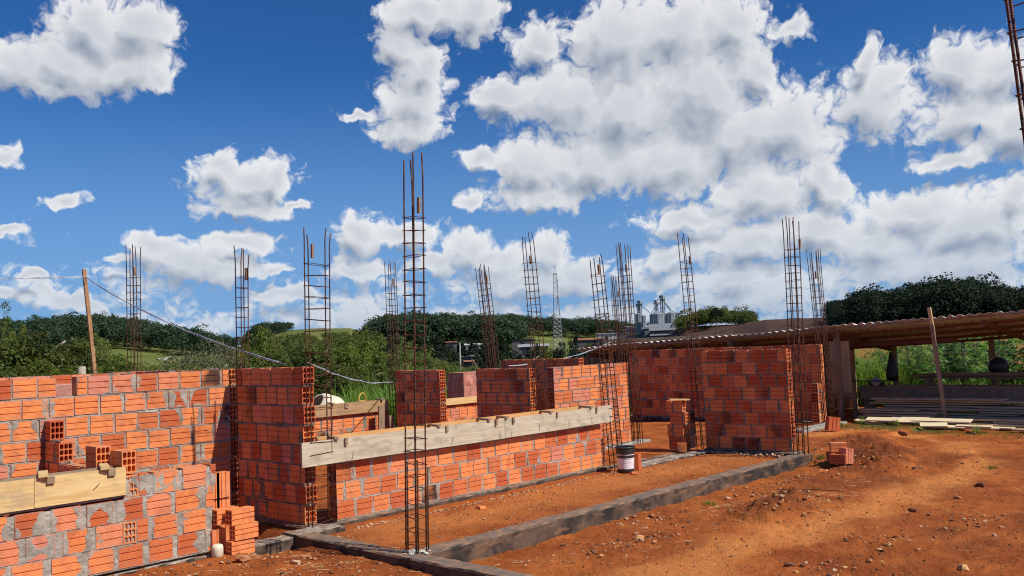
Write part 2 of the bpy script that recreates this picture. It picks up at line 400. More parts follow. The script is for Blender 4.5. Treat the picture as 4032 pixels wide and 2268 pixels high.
def _wrap(t, b):
    p = obj_co(t)
    bt = t.nodes.new('ShaderNodeTexBrick'); t.links.new(vm(t, 'MULTIPLY', p, (1, 1, 1)), bt.inputs[0])
    s = t.nodes.new('ShaderNodeSeparateXYZ'); t.links.new(p, s.inputs[0])
    w1 = mth(t, 'PINGPONG', s.outputs[0], .06); w2 = mth(t, 'PINGPONG', s.outputs[2], .1); w3 = mth(t, 'PINGPONG', s.outputs[1], .06)
    ln = mth(t, 'MAXIMUM', smooth(t, mth(t, 'MINIMUM', w1, w3), .006, .001), smooth(t, w2, .006, .001))
    n = noise(t, p, 5, 5, .6)
    c = mixc(t, smooth(t, n.outputs[0], .35, .65), (.64, .21, .13), (.78, .40, .30))
    t.links.new(mixc(t, mth(t, 'MULTIPLY', ln, .6), c, (.25, .10, .08)), b.inputs['Base Color'])
    bump(t, b, noise(t, p, 6, 4, .6, dist=2).outputs[0], .7, .03)
wrapM = M_('film_wrapped_bricks', _wrap, .6, .2)
def leafm(name, c1, c2, tr=.45, rough=.5):
    m = bpy.data.materials.new(name); m.use_nodes = True; t = m.node_tree
    b = t.nodes['Principled BSDF']; out = t.nodes['Material Output']
    a = attr(t); oi = t.nodes.new('ShaderNodeObjectInfo')
    c = mixc(t, a[0], c1, c2)
    c = mixc(t, mth(t, 'MULTIPLY', smooth(t, a[1], .85, 1.0), .5), c, (c2[0]*1.9+.03, c2[1]*1.3, c2[2]))
    hs = t.nodes.new('ShaderNodeHueSaturation'); t.links.new(c, hs.inputs['Color'])
    t.links.new(mth(t, 'MULTIPLY_ADD', oi.outputs['Random'], .03, .485), hs.inputs['Hue']); t.links.new(mth(t, 'MULTIPLY_ADD', oi.outputs['Random'], .35, .82), hs.inputs['Value'])
    c = hs.outputs[0]
    t.links.new(c, b.inputs['Base Color']); b.inputs['Roughness'].default_value = rough; b.inputs['Specular IOR Level'].default_value = .25
    tr_ = t.nodes.new('ShaderNodeBsdfTranslucent'); t.links.new(mixc(t, .5, c, (c2[0]*1.5, c2[1]*1.6, c2[2]*.6)), tr_.inputs[0])
    mx = t.nodes.new('ShaderNodeMixShader'); mx.inputs[0].default_value = tr
    t.links.new(b.outputs[0], mx.inputs[1]); t.links.new(tr_.outputs[0], mx.inputs[2]); t.links.new(mx.outputs[0], out.inputs[0])
    return m
leafDark = leafm('dark_foliage', (.040, .066, .014), (.110, .140, .026), .32)
leafMid = leafm('mid_foliage', (.060, .105, .018), (.165, .215, .036), .38)
leafOlive = leafm('olive_foliage', (.085, .115, .026), (.18, .215, .055), .38)
leafGrey = leafm('greyish_foliage', (.10, .105, .055), (.17, .17, .09), .3)
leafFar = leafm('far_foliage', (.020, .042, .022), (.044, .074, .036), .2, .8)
leafDeep = leafm('shadow_toned_foliage', (.010, .022, .012), (.022, .042, .020), .2, .8)  # cloud shadow over the valley trees is put into this darker leaf colour
leafBright = leafm('bright_grass_blade', (.10, .20, .03), (.24, .38, .075), .45, .4)
leafPlant = leafm('glossy_plant_leaf', (.055, .14, .03), (.16, .30, .085), .4, .35)
barkM = simple('bark', (.16, .12, .09), (.28, .23, .18), 6, .9, .1, .6, .02, (1, 1, .3))
paleBark = simple('pale_bark', (.42, .38, .31), (.30, .26, .20), 6, .9, .1, .4, .01)
strawM = simple('dry_straw', (.60, .45, .25), (.42, .28, .15), 6, .8, .2)
stoneM_l = []
for i, (a_, b_) in enumerate((((.46, .21, .10), (.32, .12, .05)), ((.55, .37, .24), (.40, .23, .13)), ((.20, .085, .045), (.11, .05, .03)), ((.64, .38, .17), (.46, .22, .08)))):
    stoneM_l.append(simple('stone_%s' % ('brown', 'grey', 'dark', 'ochre')[i], a_, b_, 9, .9, .2, .6, .01))
#@@PART2
# ------------------------------------------------------------------ ground and terrain
MOUNDS = [(9.15, 4.62, .62, .30, .17), (8.55, 4.55, .42, .26, .15), (9.6, 4.75, .35, .25, .11), (13.3, 5.15, 1.0, .45, .26), (14.4, 5.85, .9, .45, .20), (12.6, 4.75, .6, .35, .12), (12.75, 5.75, .5, .3, .10), (2.2, 6.9, .8, .3, .02)]
RIDGE = [(-60, 1.8, 520, 1), (-35, 1.8, 520, 1), (-27, 1.95, 520, 1), (-24, 1.85, 500, 1), (-20.8, 1.1, 480, 1), (-16.8, .75, 460, 1), (-15, 1.65, 430, 2), (-13, 1.72, 420, 2), (-10.5, 1.68, 420, 2), (-9.4, 1.3, 430, 1), (-5.2, 1.45, 470, 1),
         (0, 1.3, 500, 1), (4, 1.05, 520, 1), (8, .55, 500, 1), (11, .95, 330, 3), (14, .95, 300, 3), (16, 1.15, 260, 3), (20, 1.1, 240, 3), (24, .95, 230, 3), (28, .75, 230, 3), (33, .7, 230, 3), (60, 1.0, 230, 3)]
RA = np.array([r[0] for r in RIDGE], float); RE = np.array([r[1] for r in RIDGE], float); RD = np.array([r[2] for r in RIDGE], float)
def near_h(x, y):
    n = fbm(x*1.3, y*1.3, 4, 5)-.5; n2 = fbm(x*7, y*7, 4, 9)-.5; n3 = fbm(x*28, y*28, 3, 21)-.5
    rid = np.abs(fbm(x*11, y*11, 3, 31)-.5)*2
    z = -.165+.05*n+.045*n2+.022*n3
    left = sstep(5.05, 4.85, x)
    zl = -.075+.04*sstep(6.3, 7.5, y)*sstep(4.55, 4.2, x)-.08*sstep(4.15, 4.5, x)*sstep(7.2, 7.6, y)+.06*n+.04*n2+.012*n3
    z = z*(1-left)+zl*left
    ins = sstep(4.92, 5.02, x)*sstep(5.88, 5.98, y)
    zi = -.05+.018*n+.02*n2+.008*n3
    z = z*(1-ins)+zi*ins
    # beyond the house and in the yard on the right
    z = z+.06*sstep(12.6, 16, x)*(1-ins)
    for (cx, cy, rx, ry, h) in MOUNDS:
        d = ((x-cx)/rx)**2+((y-cy)/ry)**2
        g = np.exp(-d*1.1)
        z = z+h*.72*g*(1+.8*n2+.45*(rid-.3))+.06*g*n3+.03*g*(np.abs(fbm(x*19, y*19, 3, 63)-.5)*2-.3)
    return z
def terrain_h(x, y):
    x = np.asarray(x, float); y = np.asarray(y, float)
    r = np.hypot(x, y)
    cf = x*FH.x+y*FH.y; cr = x*RH.x+y*RH.y
    az = np.degrees(np.arctan2(cr, cf))
    e = np.interp(az, RA, RE); R = np.interp(az, RA, RD)
    H = np.tan(np.radians(e))*R+1.72
    low = np.interp(az, [-60, -20, -6, 6, 14, 20, 60], [-5.5, -6, -8, -9, -5, -1.0, -.4])
    zz = near_h(x, y)
    f = sstep(19, 60, r)
    z = zz*(1-f)+low*f
    rise = sstep(.30, 1.0, r/R)
    z = np.where(r > 60, z+(H-z)*rise, z)
    big = (fbm(x*.012, y*.012, 3, 3)-.5)
    z = z+f*big*2.0*(1-rise)+np.where(r > R, -(r-R)*.025, 0)
    return z
def build_ground():
    rs = list(np.arange(.6, 3.4, .35)); r = 3.4
    while r < 24: rs.append(r); r *= 1.0062
    while r < 3200: rs.append(r); r *= 1.045
    az = [a for a in np.arange(-180, -40, 4)]+list(np.arange(-40, 36, .13))+list(np.arange(36, 180, 4))
    rs = np.array(rs); az = np.array(az); na = len(az); nr = len(rs)
    A, Rr = np.meshgrid(np.radians(az), rs)
    X = Rr*(FH.x*np.cos(A)+RH.x*np.sin(A)); Y = Rr*(FH.y*np.cos(A)+RH.y*np.sin(A))
    Z = terrain_h(X, Y)
    co = np.stack([X, Y, Z], -1).reshape(-1, 3)
    i = np.arange(nr-1)[:, None]*na; j = np.arange(na)[None, :]; jn = (j+1) % na
    F = np.stack([i+j, i+jn, i+na+jn, i+na+j], -1).reshape(-1, 4)[:, ::-1]
    # inner cap
    c0 = len(co); co = np.vstack([co, [[0, 0, -.15]]])
    me = bpy.data.meshes.new('ground')
    tri = [(c0, (k+1) % na, k) for k in range(na)]
    nf = len(F)+len(tri)
    me.vertices.add(len(co)); me.vertices.foreach_set('co', co.ravel().astype(np.float32))
    me.loops.add(len(F)*4+len(tri)*3)
    li = np.concatenate([F.ravel(), np.array(tri).ravel()]); me.loops.foreach_set('vertex_index', li.astype(np.int32))
    ls = np.concatenate([np.arange(len(F))*4, len(F)*4+np.arange(len(tri))*3]); me.polygons.add(nf)
    me.polygons.foreach_set('loop_start', ls.astype(np.int32))
    me.polygons.foreach_set('use_smooth', [True]*nf)
    me.update(calc_edges=True); me.validate()
    # what covers the soil: r = worn pale path, g = grass, b = field type, a unused
    x = co[:, 0]; y = co[:, 1]; rr = np.hypot(x, y)
    azv = np.degrees(np.arctan2(x*RH.x+y*RH.y, x*FH.x+y*FH.y))
    P = [(5.2, 3.2), (6.1, 4.15), (7.6, 4.1), (9.8, 3.9), (11.9, 3.8), (13.8, 3.85), (15.3, 4.5), (16.2, 5.6), (16.4, 6.7), (15.2, 7.1)]
    dmin = np.full(len(x), 99.)
    for (a, b), (c, d) in zip(P[:-1], P[1:]):
        t = np.clip(((x-a)*(c-a)+(y-b)*(d-b))/((c-a)**2+(d-b)**2), 0, 1)
        dmin = np.minimum(dmin, np.hypot(x-a-t*(c-a), y-b-t*(d-b)))
    nn = fbm(x*1.6, y*1.6, 4, 77)
    path = sstep(.50, .0, dmin-(nn-.5)*1.1)*.9
    ver = sstep(.7, .1, np.abs(y-6.95+.0*x)-(nn-.5)*.9)*sstep(5, 5.5, x)*sstep(12.6, 12, x)*.55
    path = np.maximum(path, ver)
    nb = fbm(x*.9+31, y*.9, 4, 55)
    g = sstep(.48, .62, nb+.16*sstep(17.0, 17.6, x)-.3*sstep(17.2, 16.6, x+.35*(y-6)))*sstep(12.5, 15.5, x)*sstep(7.6, 6.8, y)
    g = np.maximum(g, sstep(23, 30, rr+6*(nb-.5))*1.0)
    g = np.where((x < 4.8) & (rr < 20), g*0, g)
    nf_ = fbm(x*.02, y*.02, 4, 91)
    field = np.where(azv > 9.5, sstep(120, 150, rr), 0)
    bright = np.where(azv < 9.5, sstep(200, 260, rr), 0)
    col = np.stack([path, g, field, bright], -1).astype(np.float32)
    at_ = me.attributes.new('cover', 'FLOAT_COLOR', 'POINT'); at_.data.foreach_set('color', col.ravel())
    md = np.zeros(len(x))
    for (cx, cy, rx, ry, h) in MOUNDS[:7]: md = np.maximum(md, h/.2*np.exp(-(((x-cx)/rx)**2+((y-cy)/ry)**2)*.9))
    md = np.clip(md*1.5-.25+(fbm(x*3, y*3, 4, 66)-.5)*.9, 0, 1)*(rr < 20)
    md = np.maximum(md, sstep(.56, .70, fbm(x*.8+9, y*.8, 4, 44))*.6*(rr < 22)*(1-path))
    at2 = me.attributes.new('moist', 'FLOAT', 'POINT'); at2.data.foreach_set('value', md.astype(np.float32))
    def f(t, b):
        am = t.nodes.new('ShaderNodeAttribute'); am.attribute_name = 'moist'
        a = t.nodes.new('ShaderNodeAttribute'); a.attribute_name = 'cover'; s = t.nodes.new('ShaderNodeSeparateColor'); t.links.new(a.outputs['Color'], s.inputs[0])
        p = wpos(t)
        n = noise(t, p, 1.7, 6, .62); n2 = noise(t, p, 11, 6, .68); n3 = noise(t, p, 48, 5, .72)
        c = mixc(t, smooth(t, n.outputs[0], .33, .68), (.36, .086, .020), (.60, .172, .040))
        c = mixc(t, mth(t, 'MULTIPLY', smooth(t, n2.outputs[0], .50, .72), .55), c, (.17, .048, .017))
        c = mixc(t, mth(t, 'MULTIPLY', smooth(t, n3.outputs[0], .56, .70), .5), c, (.64, .30, .13))
        c = mixc(t, mth(t, 'MULTIPLY', smooth(t, n3.outputs[0], .46, .34), .55), c, (.11, .034, .015))
        n5 = noise(t, p, 3.1, 6, .7)
        c = mixc(t, mth(t, 'MULTIPLY', smooth(t, n5.outputs[0], .66, .74), .30), c, (.66, .42, .26))
        pc = mixc(t, smooth(t, n2.outputs[0], .3, .7), (.72, .235, .058), (.88, .36, .11))
        c = mixc(t, mth(t, 'MULTIPLY', s.outputs[0], .85), c, pc)
        dk = mixc(t, smooth(t, n3.outputs[0], .35, .65), (.105, .028, .012), (.26, .075, .028))
        c = mixc(t, mth(t, 'MULTIPLY', am.outputs['Fac'], .85), c, dk)
        # sparse short grass over the soil
        gn = noise(t, p, 5, 6, .75)
        gc = mixc(t, smooth(t, noise(t, p, 16, 5, .7).outputs[0], .35, .65), (.20, .18, .06), (.11, .16, .035))
        c = mixc(t, mth(t, 'MULTIPLY', s.outputs[1], smooth(t, gn.outputs[0], .38, .58)), c, gc)
        # pasture and ploughed field far off
        fn = noise(t, p, .05, 6, .6)
        bc = mixc(t, smooth(t, fn.outputs[0], .35, .65), (.10, .125, .030), (.165, .185, .052))
        c = mixc(t, a.outputs['Alpha'], c, bc)
        pf = mixc(t, smooth(t, noise(t, vm(t, 'MULTIPLY', p, (.3, 2.2, 1)), .25, 6, .6).outputs[0], .35, .65), (.060, .034, .024), (.10, .055, .038))
        c = mixc(t, s.outputs[2], c, pf)
        t.links.new(c, b.inputs['Base Color'])
        bump(t, b, mth(t, 'ADD', mth(t, 'MULTIPLY', n2.outputs[0], .8), n3.outputs[0]), 1.0, .034)
    me.materials.append(M_('red_soil', f, .95, .12))
    o = bpy.data.objects.new('ground', me); C.objects.link(o); o['kind'] = 'structure'
    return o
build_ground()
def gh(x, y): return float(terrain_h(np.array([x]), np.array([y]))[0])

# ---- stones: loose pebbles and clods nobody could count
def rock_verts(r, seed, squash=.65, sub=1):
    R = random.Random(seed)
    me = []
    phi = (1+5**.5)/2
    base = [(-1,phi,0),(1,phi,0),(-1,-phi,0),(1,-phi,0),(0,-1,phi),(0,1,phi),(0,-1,-phi),(0,1,-phi),(phi,0,-1),(phi,0,1),(-phi,0,-1),(-phi,0,1)]
    fs = [(0,11,5),(0,5,1),(0,1,7),(0,7,10),(0,10,11),(1,5,9),(5,11,4),(11,10,2),(10,7,6),(7,1,8),(3,9,4),(3,4,2),(3,2,6),(3,6,8),(3,8,9),(4,9,5),(2,4,11),(6,2,10),(8,6,7),(9,8,1)]
    vs = [Vector(p).normalized() for p in base]
    for _ in range(sub-1):
        cache = {}; nf = []
        def mid(a, b):
            k = (min(a, b), max(a, b))
            if k not in cache: vs.append(((vs[a]+vs[b])/2).normalized()); cache[k] = len(vs)-1
            return cache[k]
        for (a, b, c) in fs:
            ab, bc, ca = mid(a, b), mid(b, c), mid(c, a); nf += [(a, ab, ca), (b, bc, ab), (c, ca, bc), (ab, bc, ca)]
        fs = nf
    sx, sy, sz = R.uniform(.75, 1.3), R.uniform(.7, 1.1), squash*R.uniform(.7, 1.2)
    ax = [Vector((R.uniform(-1, 1), R.uniform(-1, 1), R.uniform(-1, 1))).normalized() for _ in range(5)]
    out = []
    for v in vs:
        k = 1+R.uniform(-.1, .1)
        for a in ax:
            d = v.dot(a)
            if d > .55: k *= .55/d if d > .75 else 1-(d-.55)*.7
        out.append(Vector((v.x*sx, v.y*sy, v.z*sz))*r*k)
    return out, fs
def scatter(name, label, n, region, sizes, mats, seed, kind='stuff', cat='stones', lift=.3):
    R = random.Random(seed); pts = []
    while len(pts) < n:
        p = region(R)
        if p: pts.append(p)
    H = terrain_h(np.array([p[0] for p in pts]), np.array([p[1] for p in pts]))
    mb = MB(); mi = []
    for (p, h) in zip(pts, H):
        r = sizes[0]*(sizes[1]/sizes[0])**(R.random()**2.2)
        vs, fs = rock_verts(r, R.randint(0, 99999)); a = R.uniform(0, 6.28); ca, sa = math.cos(a), math.sin(a)
        mb.add([(p[0]+v.x*ca-v.y*sa, p[1]+v.x*sa+v.y*ca, h+v.z+r*lift) for v in vs], fs); k = R.choices(range(len(mats)), [4, 1.6, 2.4, 1.6][:len(mats)])[0]; mi += [k]*len(fs)
    me = mb.mesh(name)
    for q in mats: me.materials.append(q)
    me.polygons.foreach_set('material_index', mi)
    o = link(name, me); tag(o, label, cat, kind=kind); return o
def reg_right(R):
    x = R.uniform(5.2, 17); y = R.uniform(.8, 7.2)
    if y > 5.8 and x < 12.6: return None
    return (x, y)
def reg_clump(R):
    if R.random() < .45:
        cx, cy, rx, ry, h = R.choice(MOUNDS[:7]); return (R.gauss(cx, rx*.65), R.gauss(cy, ry*.75))
    cx, cy = R.choice([(7.2, 5.1), (7.9, 5.4), (6.4, 5.2), (10.2, 5.4), (11.3, 5.45), (8.2, 3.2), (12.2, 5.3), (7.0, 3.0), (9.5, 2.8)])
    return (R.gauss(cx, .35), min(R.gauss(cy, .18), 5.78))
def reg_ver(R): return (R.uniform(5.15, 12.3), R.uniform(6.1, 7.6))
def reg_left(R):
    return (R.uniform(2.3, 4.8), R.uniform(5.2, 7.5))
scatter('pebbles', 'small loose stones and clods strewn over the red yard', 2900, reg_right, (.004, .022), stoneM_l, 1)
scatter('soil_clods', 'small crumbs and clods of the red soil itself over the whole yard', 6500, lambda R: (R.uniform(2.6, 15), R.uniform(1.2, 7.3)), (.004, .017), [stoneM_l[0], stoneM_l[2]], 9)
scatter('rubble', 'clods and broken stones heaped on the dug earth mounds', 1800, reg_clump, (.005, .036), stoneM_l, 2)
scatter('gravel', 'fine stones on the red floor behind the long concrete beam', 1900, reg_ver, (.004, .018), stoneM_l, 3)
scatter('debris', 'stones and mortar crumbs on the red soil by the low brick wall', 1500, reg_left, (.005, .030), stoneM_l, 4)
scatter('mortar_crumbs', 'grey mortar crumbs fallen along the foot of the long low wall', 700, lambda R: (R.uniform(5.5, 10), 7.5-abs(R.gauss(0, .06))), (.005, .028), [stoneM_l[1], stoneM_l[3], stoneM_l[0]], 5)
scatter('mortar_rubble', 'grey mortar rubble along the foot of the tall shaded wall', 500, lambda R: (12.55-abs(R.gauss(0, .10)), R.uniform(6.1, 7.6)), (.008, .045), [stoneM_l[1], stoneM_l[1]], 6)
ROCKS = [(7.15, 5.13, .06, 3, 'ochre flat-topped rock amid stones in front of the long beam'), (8.09, 5.62, .055, 0, 'brown rock close under the middle of the long beam'), (6.42, 5.1, .045, 2, 'dark rock in front of the near end of the long beam'),
         (9.83, 3.45, .07, 2, 'dark broad clod in the middle of the pale dirt path'), (7.58, 2.33, .062, 3, 'smooth ochre stone at the bottom edge right of centre'), (4.06, 7.15, .085, 0, 'brown rock in front of the white plastic cap'),
         (5.11, 7.20, .05, 3, 'ochre stone on the beam corner near the short column wall'), (4.55, 6.9, .06, 0, 'large brown rock on the soil left of the front rebar column'), (4.35, 6.75, .055, 1, 'pale grey stone lying on the soil left of the front rebar column'),
         (10.75, 3.3, .055, 0, 'brown stone beside the path near the right edge'), (11.61, 3.3, .07, 2, 'dark stone on the path bend at the right'), (9.45, 5.45, .04, 1, 'grey stone beside the long beam near the small grass tuft'),
         (6.9, 3.45, .045, 2, 'dark stone at the bottom of the yard'), (12.6, 4.35, .08, 2, 'dark clod on the near side of the larger earth mound'), (16.4, 5.9, .10, 2, 'dark rock on the path behind the larger mound'), (17.0, 4.9, .10, 2, 'dark rock on the thin grass before the lumber')]
for i, (x, y, r, k, lb) in enumerate(ROCKS):
    vs, fs = rock_verts(r, 40+i, .6, 2); mb = MB(); mb.add(vs, fs)
    o = mb.build('rock', stoneM_l[k], loc=(x, y, gh(x, y)+r*.22), rot=(0, 0, i)); tag(o, lb, 'rock', 'larger rocks lying on the red soil')

# ------------------------------------------------------------------ brick walls
HB = .183
def brick_geo(mb, L, T, H, M, tone, capA, capB):
    gw = .0060; gd = .0095
    fr = [(0, 0)]
    for k in (1, 2):
        z = H*k/3; fr += [(0, z-gw), (gd, z-gw*.5), (gd, z+gw*.5), (0, z+gw)]
    fr += [(0, H)]
    prof = fr+[(T-y, z) for (y, z) in reversed(fr)]; n = len(prof)
    vs = [M @ Vector((0, y, z)) for (y, z) in prof]+[M @ Vector((L, y, z)) for (y, z) in prof]
    fs = []; uv = []
    for k in range(n):
        k2 = (k+1) % n
        fs.append((k2, k, n+k, n+k2)); za, zb = prof[k][1]/H, prof[k2][1]/H
        if k == 9 or k == 19: za = zb = .5
        uv.append(((0, zb), (0, za), (1, za), (1, zb)))
    if not capA: fs.append(tuple(range(n))); uv.append([(.5, .4)]*n)
    if not capB: fs.append(tuple(n+k for k in reversed(range(n)))); uv.append([(.5, .4)]*n)
    mb.add(vs, fs, uv, tone)
    for cap, x0, sx in ((capA, 0, 1), (capB, L, -1)):
        if not cap: continue
        nc = cap; nrw = 3
        mrg = .007; cw = (T-2*mrg)/nc; chh = (H-2*mrg)/nrw; rib = .0035
        def V(y, z, dx=0): return M @ Vector((x0+sx*dx, y, z))
        vs = []; fs = []
        vs += [V(0, 0), V(T, 0), V(T, H), V(0, H), V(mrg, mrg), V(T-mrg, mrg), V(T-mrg, H-mrg), V(mrg, H-mrg)]
        fs += [(0, 1, 5, 4), (1, 2, 6, 5), (2, 3, 7, 6), (3, 0, 4, 7)]
        for i in range(nc):
            for j in range(nrw):
                y0 = mrg+i*cw; z0 = mrg+j*chh; y1 = y0+cw; z1 = z0+chh
                o = len(vs); a, b, c, d = y0+rib, y1-rib, z0+rib, z1-rib; q = min(b-a, d-c)*.28
                vs += [V(y0, z0), V(y1, z0), V(y1, z1), V(y0, z1)]
                oc = [(a+q, c), (b-q, c), (b, c+q), (b, d-q), (b-q, d), (a+q, d), (a, d-q), (a, c+q)]
                vs += [V(*p) for p in oc]+[V(p[0], p[1], .10) for p in oc]
                O = lambda k: o+4+k % 8
                fs += [(o, o+1, O(1), O(0)), (o+1, O(2), O(1)), (o+1, o+2, O(3), O(2)), (o+2, O(4), O(3)), (o+2, o+3, O(5), O(4)), (o+3, O(6), O(5)), (o+3, o, O(7), O(6)), (o, O(0), O(7))]
                for k in range(8): fs.append((O(k), O(k+1), O(k+1)+8, O(k)+8))
                fs.append(tuple(o+12+k for k in range(8)))
        mb.add(vs, fs, [[(.5, .4)]*len(f) for f in fs], tone)
def jit(M, R, a=.004, g=.008):
    return M @ Matrix.Translation((R.uniform(-a, a), R.uniform(-a*.6, a*.6), R.uniform(-a*.5, a*.5))) @ Euler((R.uniform(-g, g), R.uniform(-g, g), R.uniform(-g, g))).to_matrix().to_4x4()
def wall(label, origin, ang, rows, th=.125, ch=.2, z0=0.0, seed=1, holeL=False, holeR=False, smear=.012, res=.016, pitch=.24, blen=.222, scorch=.05, gaps=(), headers=(), group='red hollow brick walls of the unfinished house', tonebias=0., gapj=.008, base=True, starts=None, faces=(0,)):
    """rows: (x0, x1) of every course from the bottom, in the wall's own axis; the face seen is its y = 0 side"""
    R = random.Random(seed)
    root = thing('brick_wall', label, 'brick wall', origin, (0, 0, ang), group)
    mb = MB(); rects = []
    for k, (a, b) in enumerate(rows):
        if b-a < .05: continue
        z = z0+k*ch; x = a-(pitch/2 if (k % 2) else 0)-(0 if starts is None else starts.get(k, 0))
        hd = sorted([h for h in headers if h[0] == k], key=lambda h: h[1])
        spans = []; cur = a
        for h in hd: spans.append((cur, h[1]-.06)); cur = h[1]+.065
        for gp in gaps:
            if gp[0] == k: spans.append((cur, gp[1])); cur = gp[2]
        spans.append((cur, b))
        for h in hd:
            Mh = Matrix.Translation((h[1]+.055, 0, z+.008)) @ Euler((0, 0, PI/2)).to_matrix().to_4x4()
            brick_geo(mb, th, .11, HB, jit(Mh, R, .003), (R.random(), 0, 1), 3, 0); rects.append((h[1]-.055, h[1]+.055, z+.008, z+.008+HB, k))
        for (s0, s1) in spans:
            x = s0-(pitch*R.uniform(.45, .55) if (k % 2) else 0); 
            if starts and k in starts: x = s0-starts[k]
            while x < s1-.03:
                bl = blen*R.uniform(.94, 1.05); g = pitch-blen+R.uniform(-gapj, gapj*1.3)
                xa = max(x, s0); xb = min(x+bl, s1); 
                if s1-xb < .05: xb = s1
                idx = int(round((xa-a)/pitch))
                if xb-xa > .035:
                    zz = z+.010+R.uniform(-.003, .003)
                    M = Matrix.Translation((xa, 0, zz))
                    first = xa <= a+.001; last = xb >= b-.001
                    sc_ = 1.0 if R.random() < scorch else 0.0
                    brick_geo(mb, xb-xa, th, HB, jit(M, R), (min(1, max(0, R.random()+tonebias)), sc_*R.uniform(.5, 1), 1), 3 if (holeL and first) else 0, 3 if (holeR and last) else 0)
                    rects.append((xa, xb, zz, zz+HB, k))
                x += bl+max(.003, g)
    mb.build('brickwork', brickM, root)
    # mortar: a core, and on the visible faces a rough sheet squeezed out of the joints
    L0 = min(a for a, b in rows); L1 = max(b for a, b in rows); top = z0+ch*len(rows)
    mo = MB()
    for k, (a, b) in enumerate(rows):
        if b-a < .05: continue
        for (a, b, holeL_, holeR_) in ([(a, b, holeL, holeR)] if not [q for q in gaps if q[0] == k] else [(a, [q for q in gaps if q[0] == k][0][1], holeL, False), ([q for q in gaps if q[0] == k][0][2], b, False, holeR)]):
          mo.box(a+(.11 if holeL_ else .012), .014, z0+k*ch-(.0 if k else .0), b-(.11 if holeR_ else .012), th-.014, z0+k*ch+ch-.012-(.006 if k == len(rows)-1 else 0)+(.012 if k < len(rows)-1 and rows[k+1][0] <= a+.2 and rows[k+1][1] >= b-.2 else 0))
        # bed strips reach the wall's ends
        if R.random() < .9: mo.box(a+.004, .006, z0+k*ch-.006, b-.004, th-.006, z0+k*ch+.009)
        # dabs of mortar left on the top and the ends
        if k == len(rows)-1 or rows[k+1][1] < b-.1 or rows[k+1][0] > a+.1:
            for q in range(int((b-a)/.16)):
                xx = R.uniform(a, b)
                if k < len(rows)-1 and rows[k+1][0] < xx < rows[k+1][1]: continue
                vs, fs = rock_verts(R.uniform(.008, .03), R.randint(0, 9999), .45); mo.add([(v.x+xx, v.y+R.uniform(.02, th-.02)*0+th*.5+R.uniform(-.03, .03), v.z+z0+k*ch+.010+HB+.002) for v in vs], fs)
        if holeR:
            for q in range(3):
                vs, fs = rock_verts(R.uniform(.012, .028), R.randint(0, 9999), .6); yy = R.uniform(.02, th-.02); mo.add([(v.x+b-.004, v.y+yy, v.z+z0+k*ch+R.uniform(-.01, .03)) for v in vs], fs)
    for face in faces:
        nx = max(2, int((L1-L0)/res)); nz = max(2, int((top-z0)/res))
        xs = np.linspace(L0+.003, L1-.003, nx+1); zs = np.linspace(z0, top-.012, nz+1)
        X, Z = np.meshgrid(xs, zs)
        s = np.full(X.shape, -.02); sxh = np.full(X.shape, -.02); szh = np.full(X.shape, -.02)
        for (xa, xb, za, zb, k) in rects:
            i0, i1 = np.searchsorted(xs, xa-.02), np.searchsorted(xs, xb+.02); j0, j1 = np.searchsorted(zs, za-.02), np.searchsorted(zs, zb+.02)
            if i1 <= i0 or j1 <= j0: continue
            xx = X[j0:j1, i0:i1]; zz = Z[j0:j1, i0:i1]
            ins = np.minimum(np.minimum(xx-xa, xb-xx), np.minimum(zz-za, zb-zz))
            s[j0:j1, i0:i1] = np.maximum(s[j0:j1, i0:i1], ins)
            dxx = np.minimum(xx-xa, xb-xx); dzz = np.minimum(zz-za, zb-zz); sel = (dxx > 0) & (dzz > 0)
            sxh[j0:j1, i0:i1][sel] = dxx[sel]; szh[j0:j1, i0:i1][sel] = dzz[sel]
        ox, oz = origin[0]*3.1+seed*7, origin[1]*2.3
        hf = fbm(X*34+ox, Z*34, 3, seed+3)-.5
        ex = smear*((6.5 if seed in (11, 12, 15) else 4.0)*np.clip(fbm(X*3.1+ox, Z*5.5+oz, 3, seed)-.50, 0, 1)/.5*2-.15+1.1*hf)
        ez = smear*(2.2*np.clip(fbm(X*2.2+ox+9, Z*5.0+oz, 3, seed+21)-.56, 0, 1)/.44*2-.12+.8*hf)
        pat = np.clip((fbm(X*1.9+ox+40, Z*2.4+oz, 3, seed+31)-.70)*8, 0, 1)*smear*6
        ex = ex+pat; ez = ez+pat
        rough = fbm(X*45+ox, Z*45, 2, seed+5)-.5
        inn = np.where(s > 0, np.minimum(np.clip((sxh-ex)/.007, 0, 1), np.clip((szh-ez)/.007, 0, 1)), 0)
        joint = (-.004 if seed in (11, 15) else -.010)+.010*rough-.012*np.clip(fbm(X*5+ox, Z*5, 2, seed+8)-.56, 0, 1)*4
        smz = .0022+.005*rough
        Yo = np.where(s < .001, joint, smz)*(1-inn)-.012*inn
        # only where a course exists
        ok = np.zeros((nz, nx), bool); zc = (zs[:-1]+zs[1:])/2; xc = (xs[:-1]+xs[1:])/2
        for k, (a, b) in enumerate(rows):
            jj = (zc >= z0+k*ch-.001) & (zc < z0+(k+1)*ch); ii = (xc > a+.006) & (xc < b-.006); ok |= jj[:, None] & ii[None, :]
        for (k, g0, g1) in gaps:
            ok &= ~(((zc >= z0+k*ch-.0) & (zc < z0+(k+1)*ch))[:, None] & ((xc > g0) & (xc < g1))[None, :])
        for (k, idx) in ():
            jj = (zc >= z0+k*ch) & (zc < z0+(k+1)*ch-.01); a = rows[k][0]; ii = (xc > a+idx*pitch+.02-(pitch/2 if k % 2 else 0)) & (xc < a+(idx+1)*pitch-.03-(pitch/2 if k % 2 else 0)); ok &= ~(jj[:, None] & ii[None, :])
        if face == 0: Yw = -Yo
        else: Yw = th+Yo
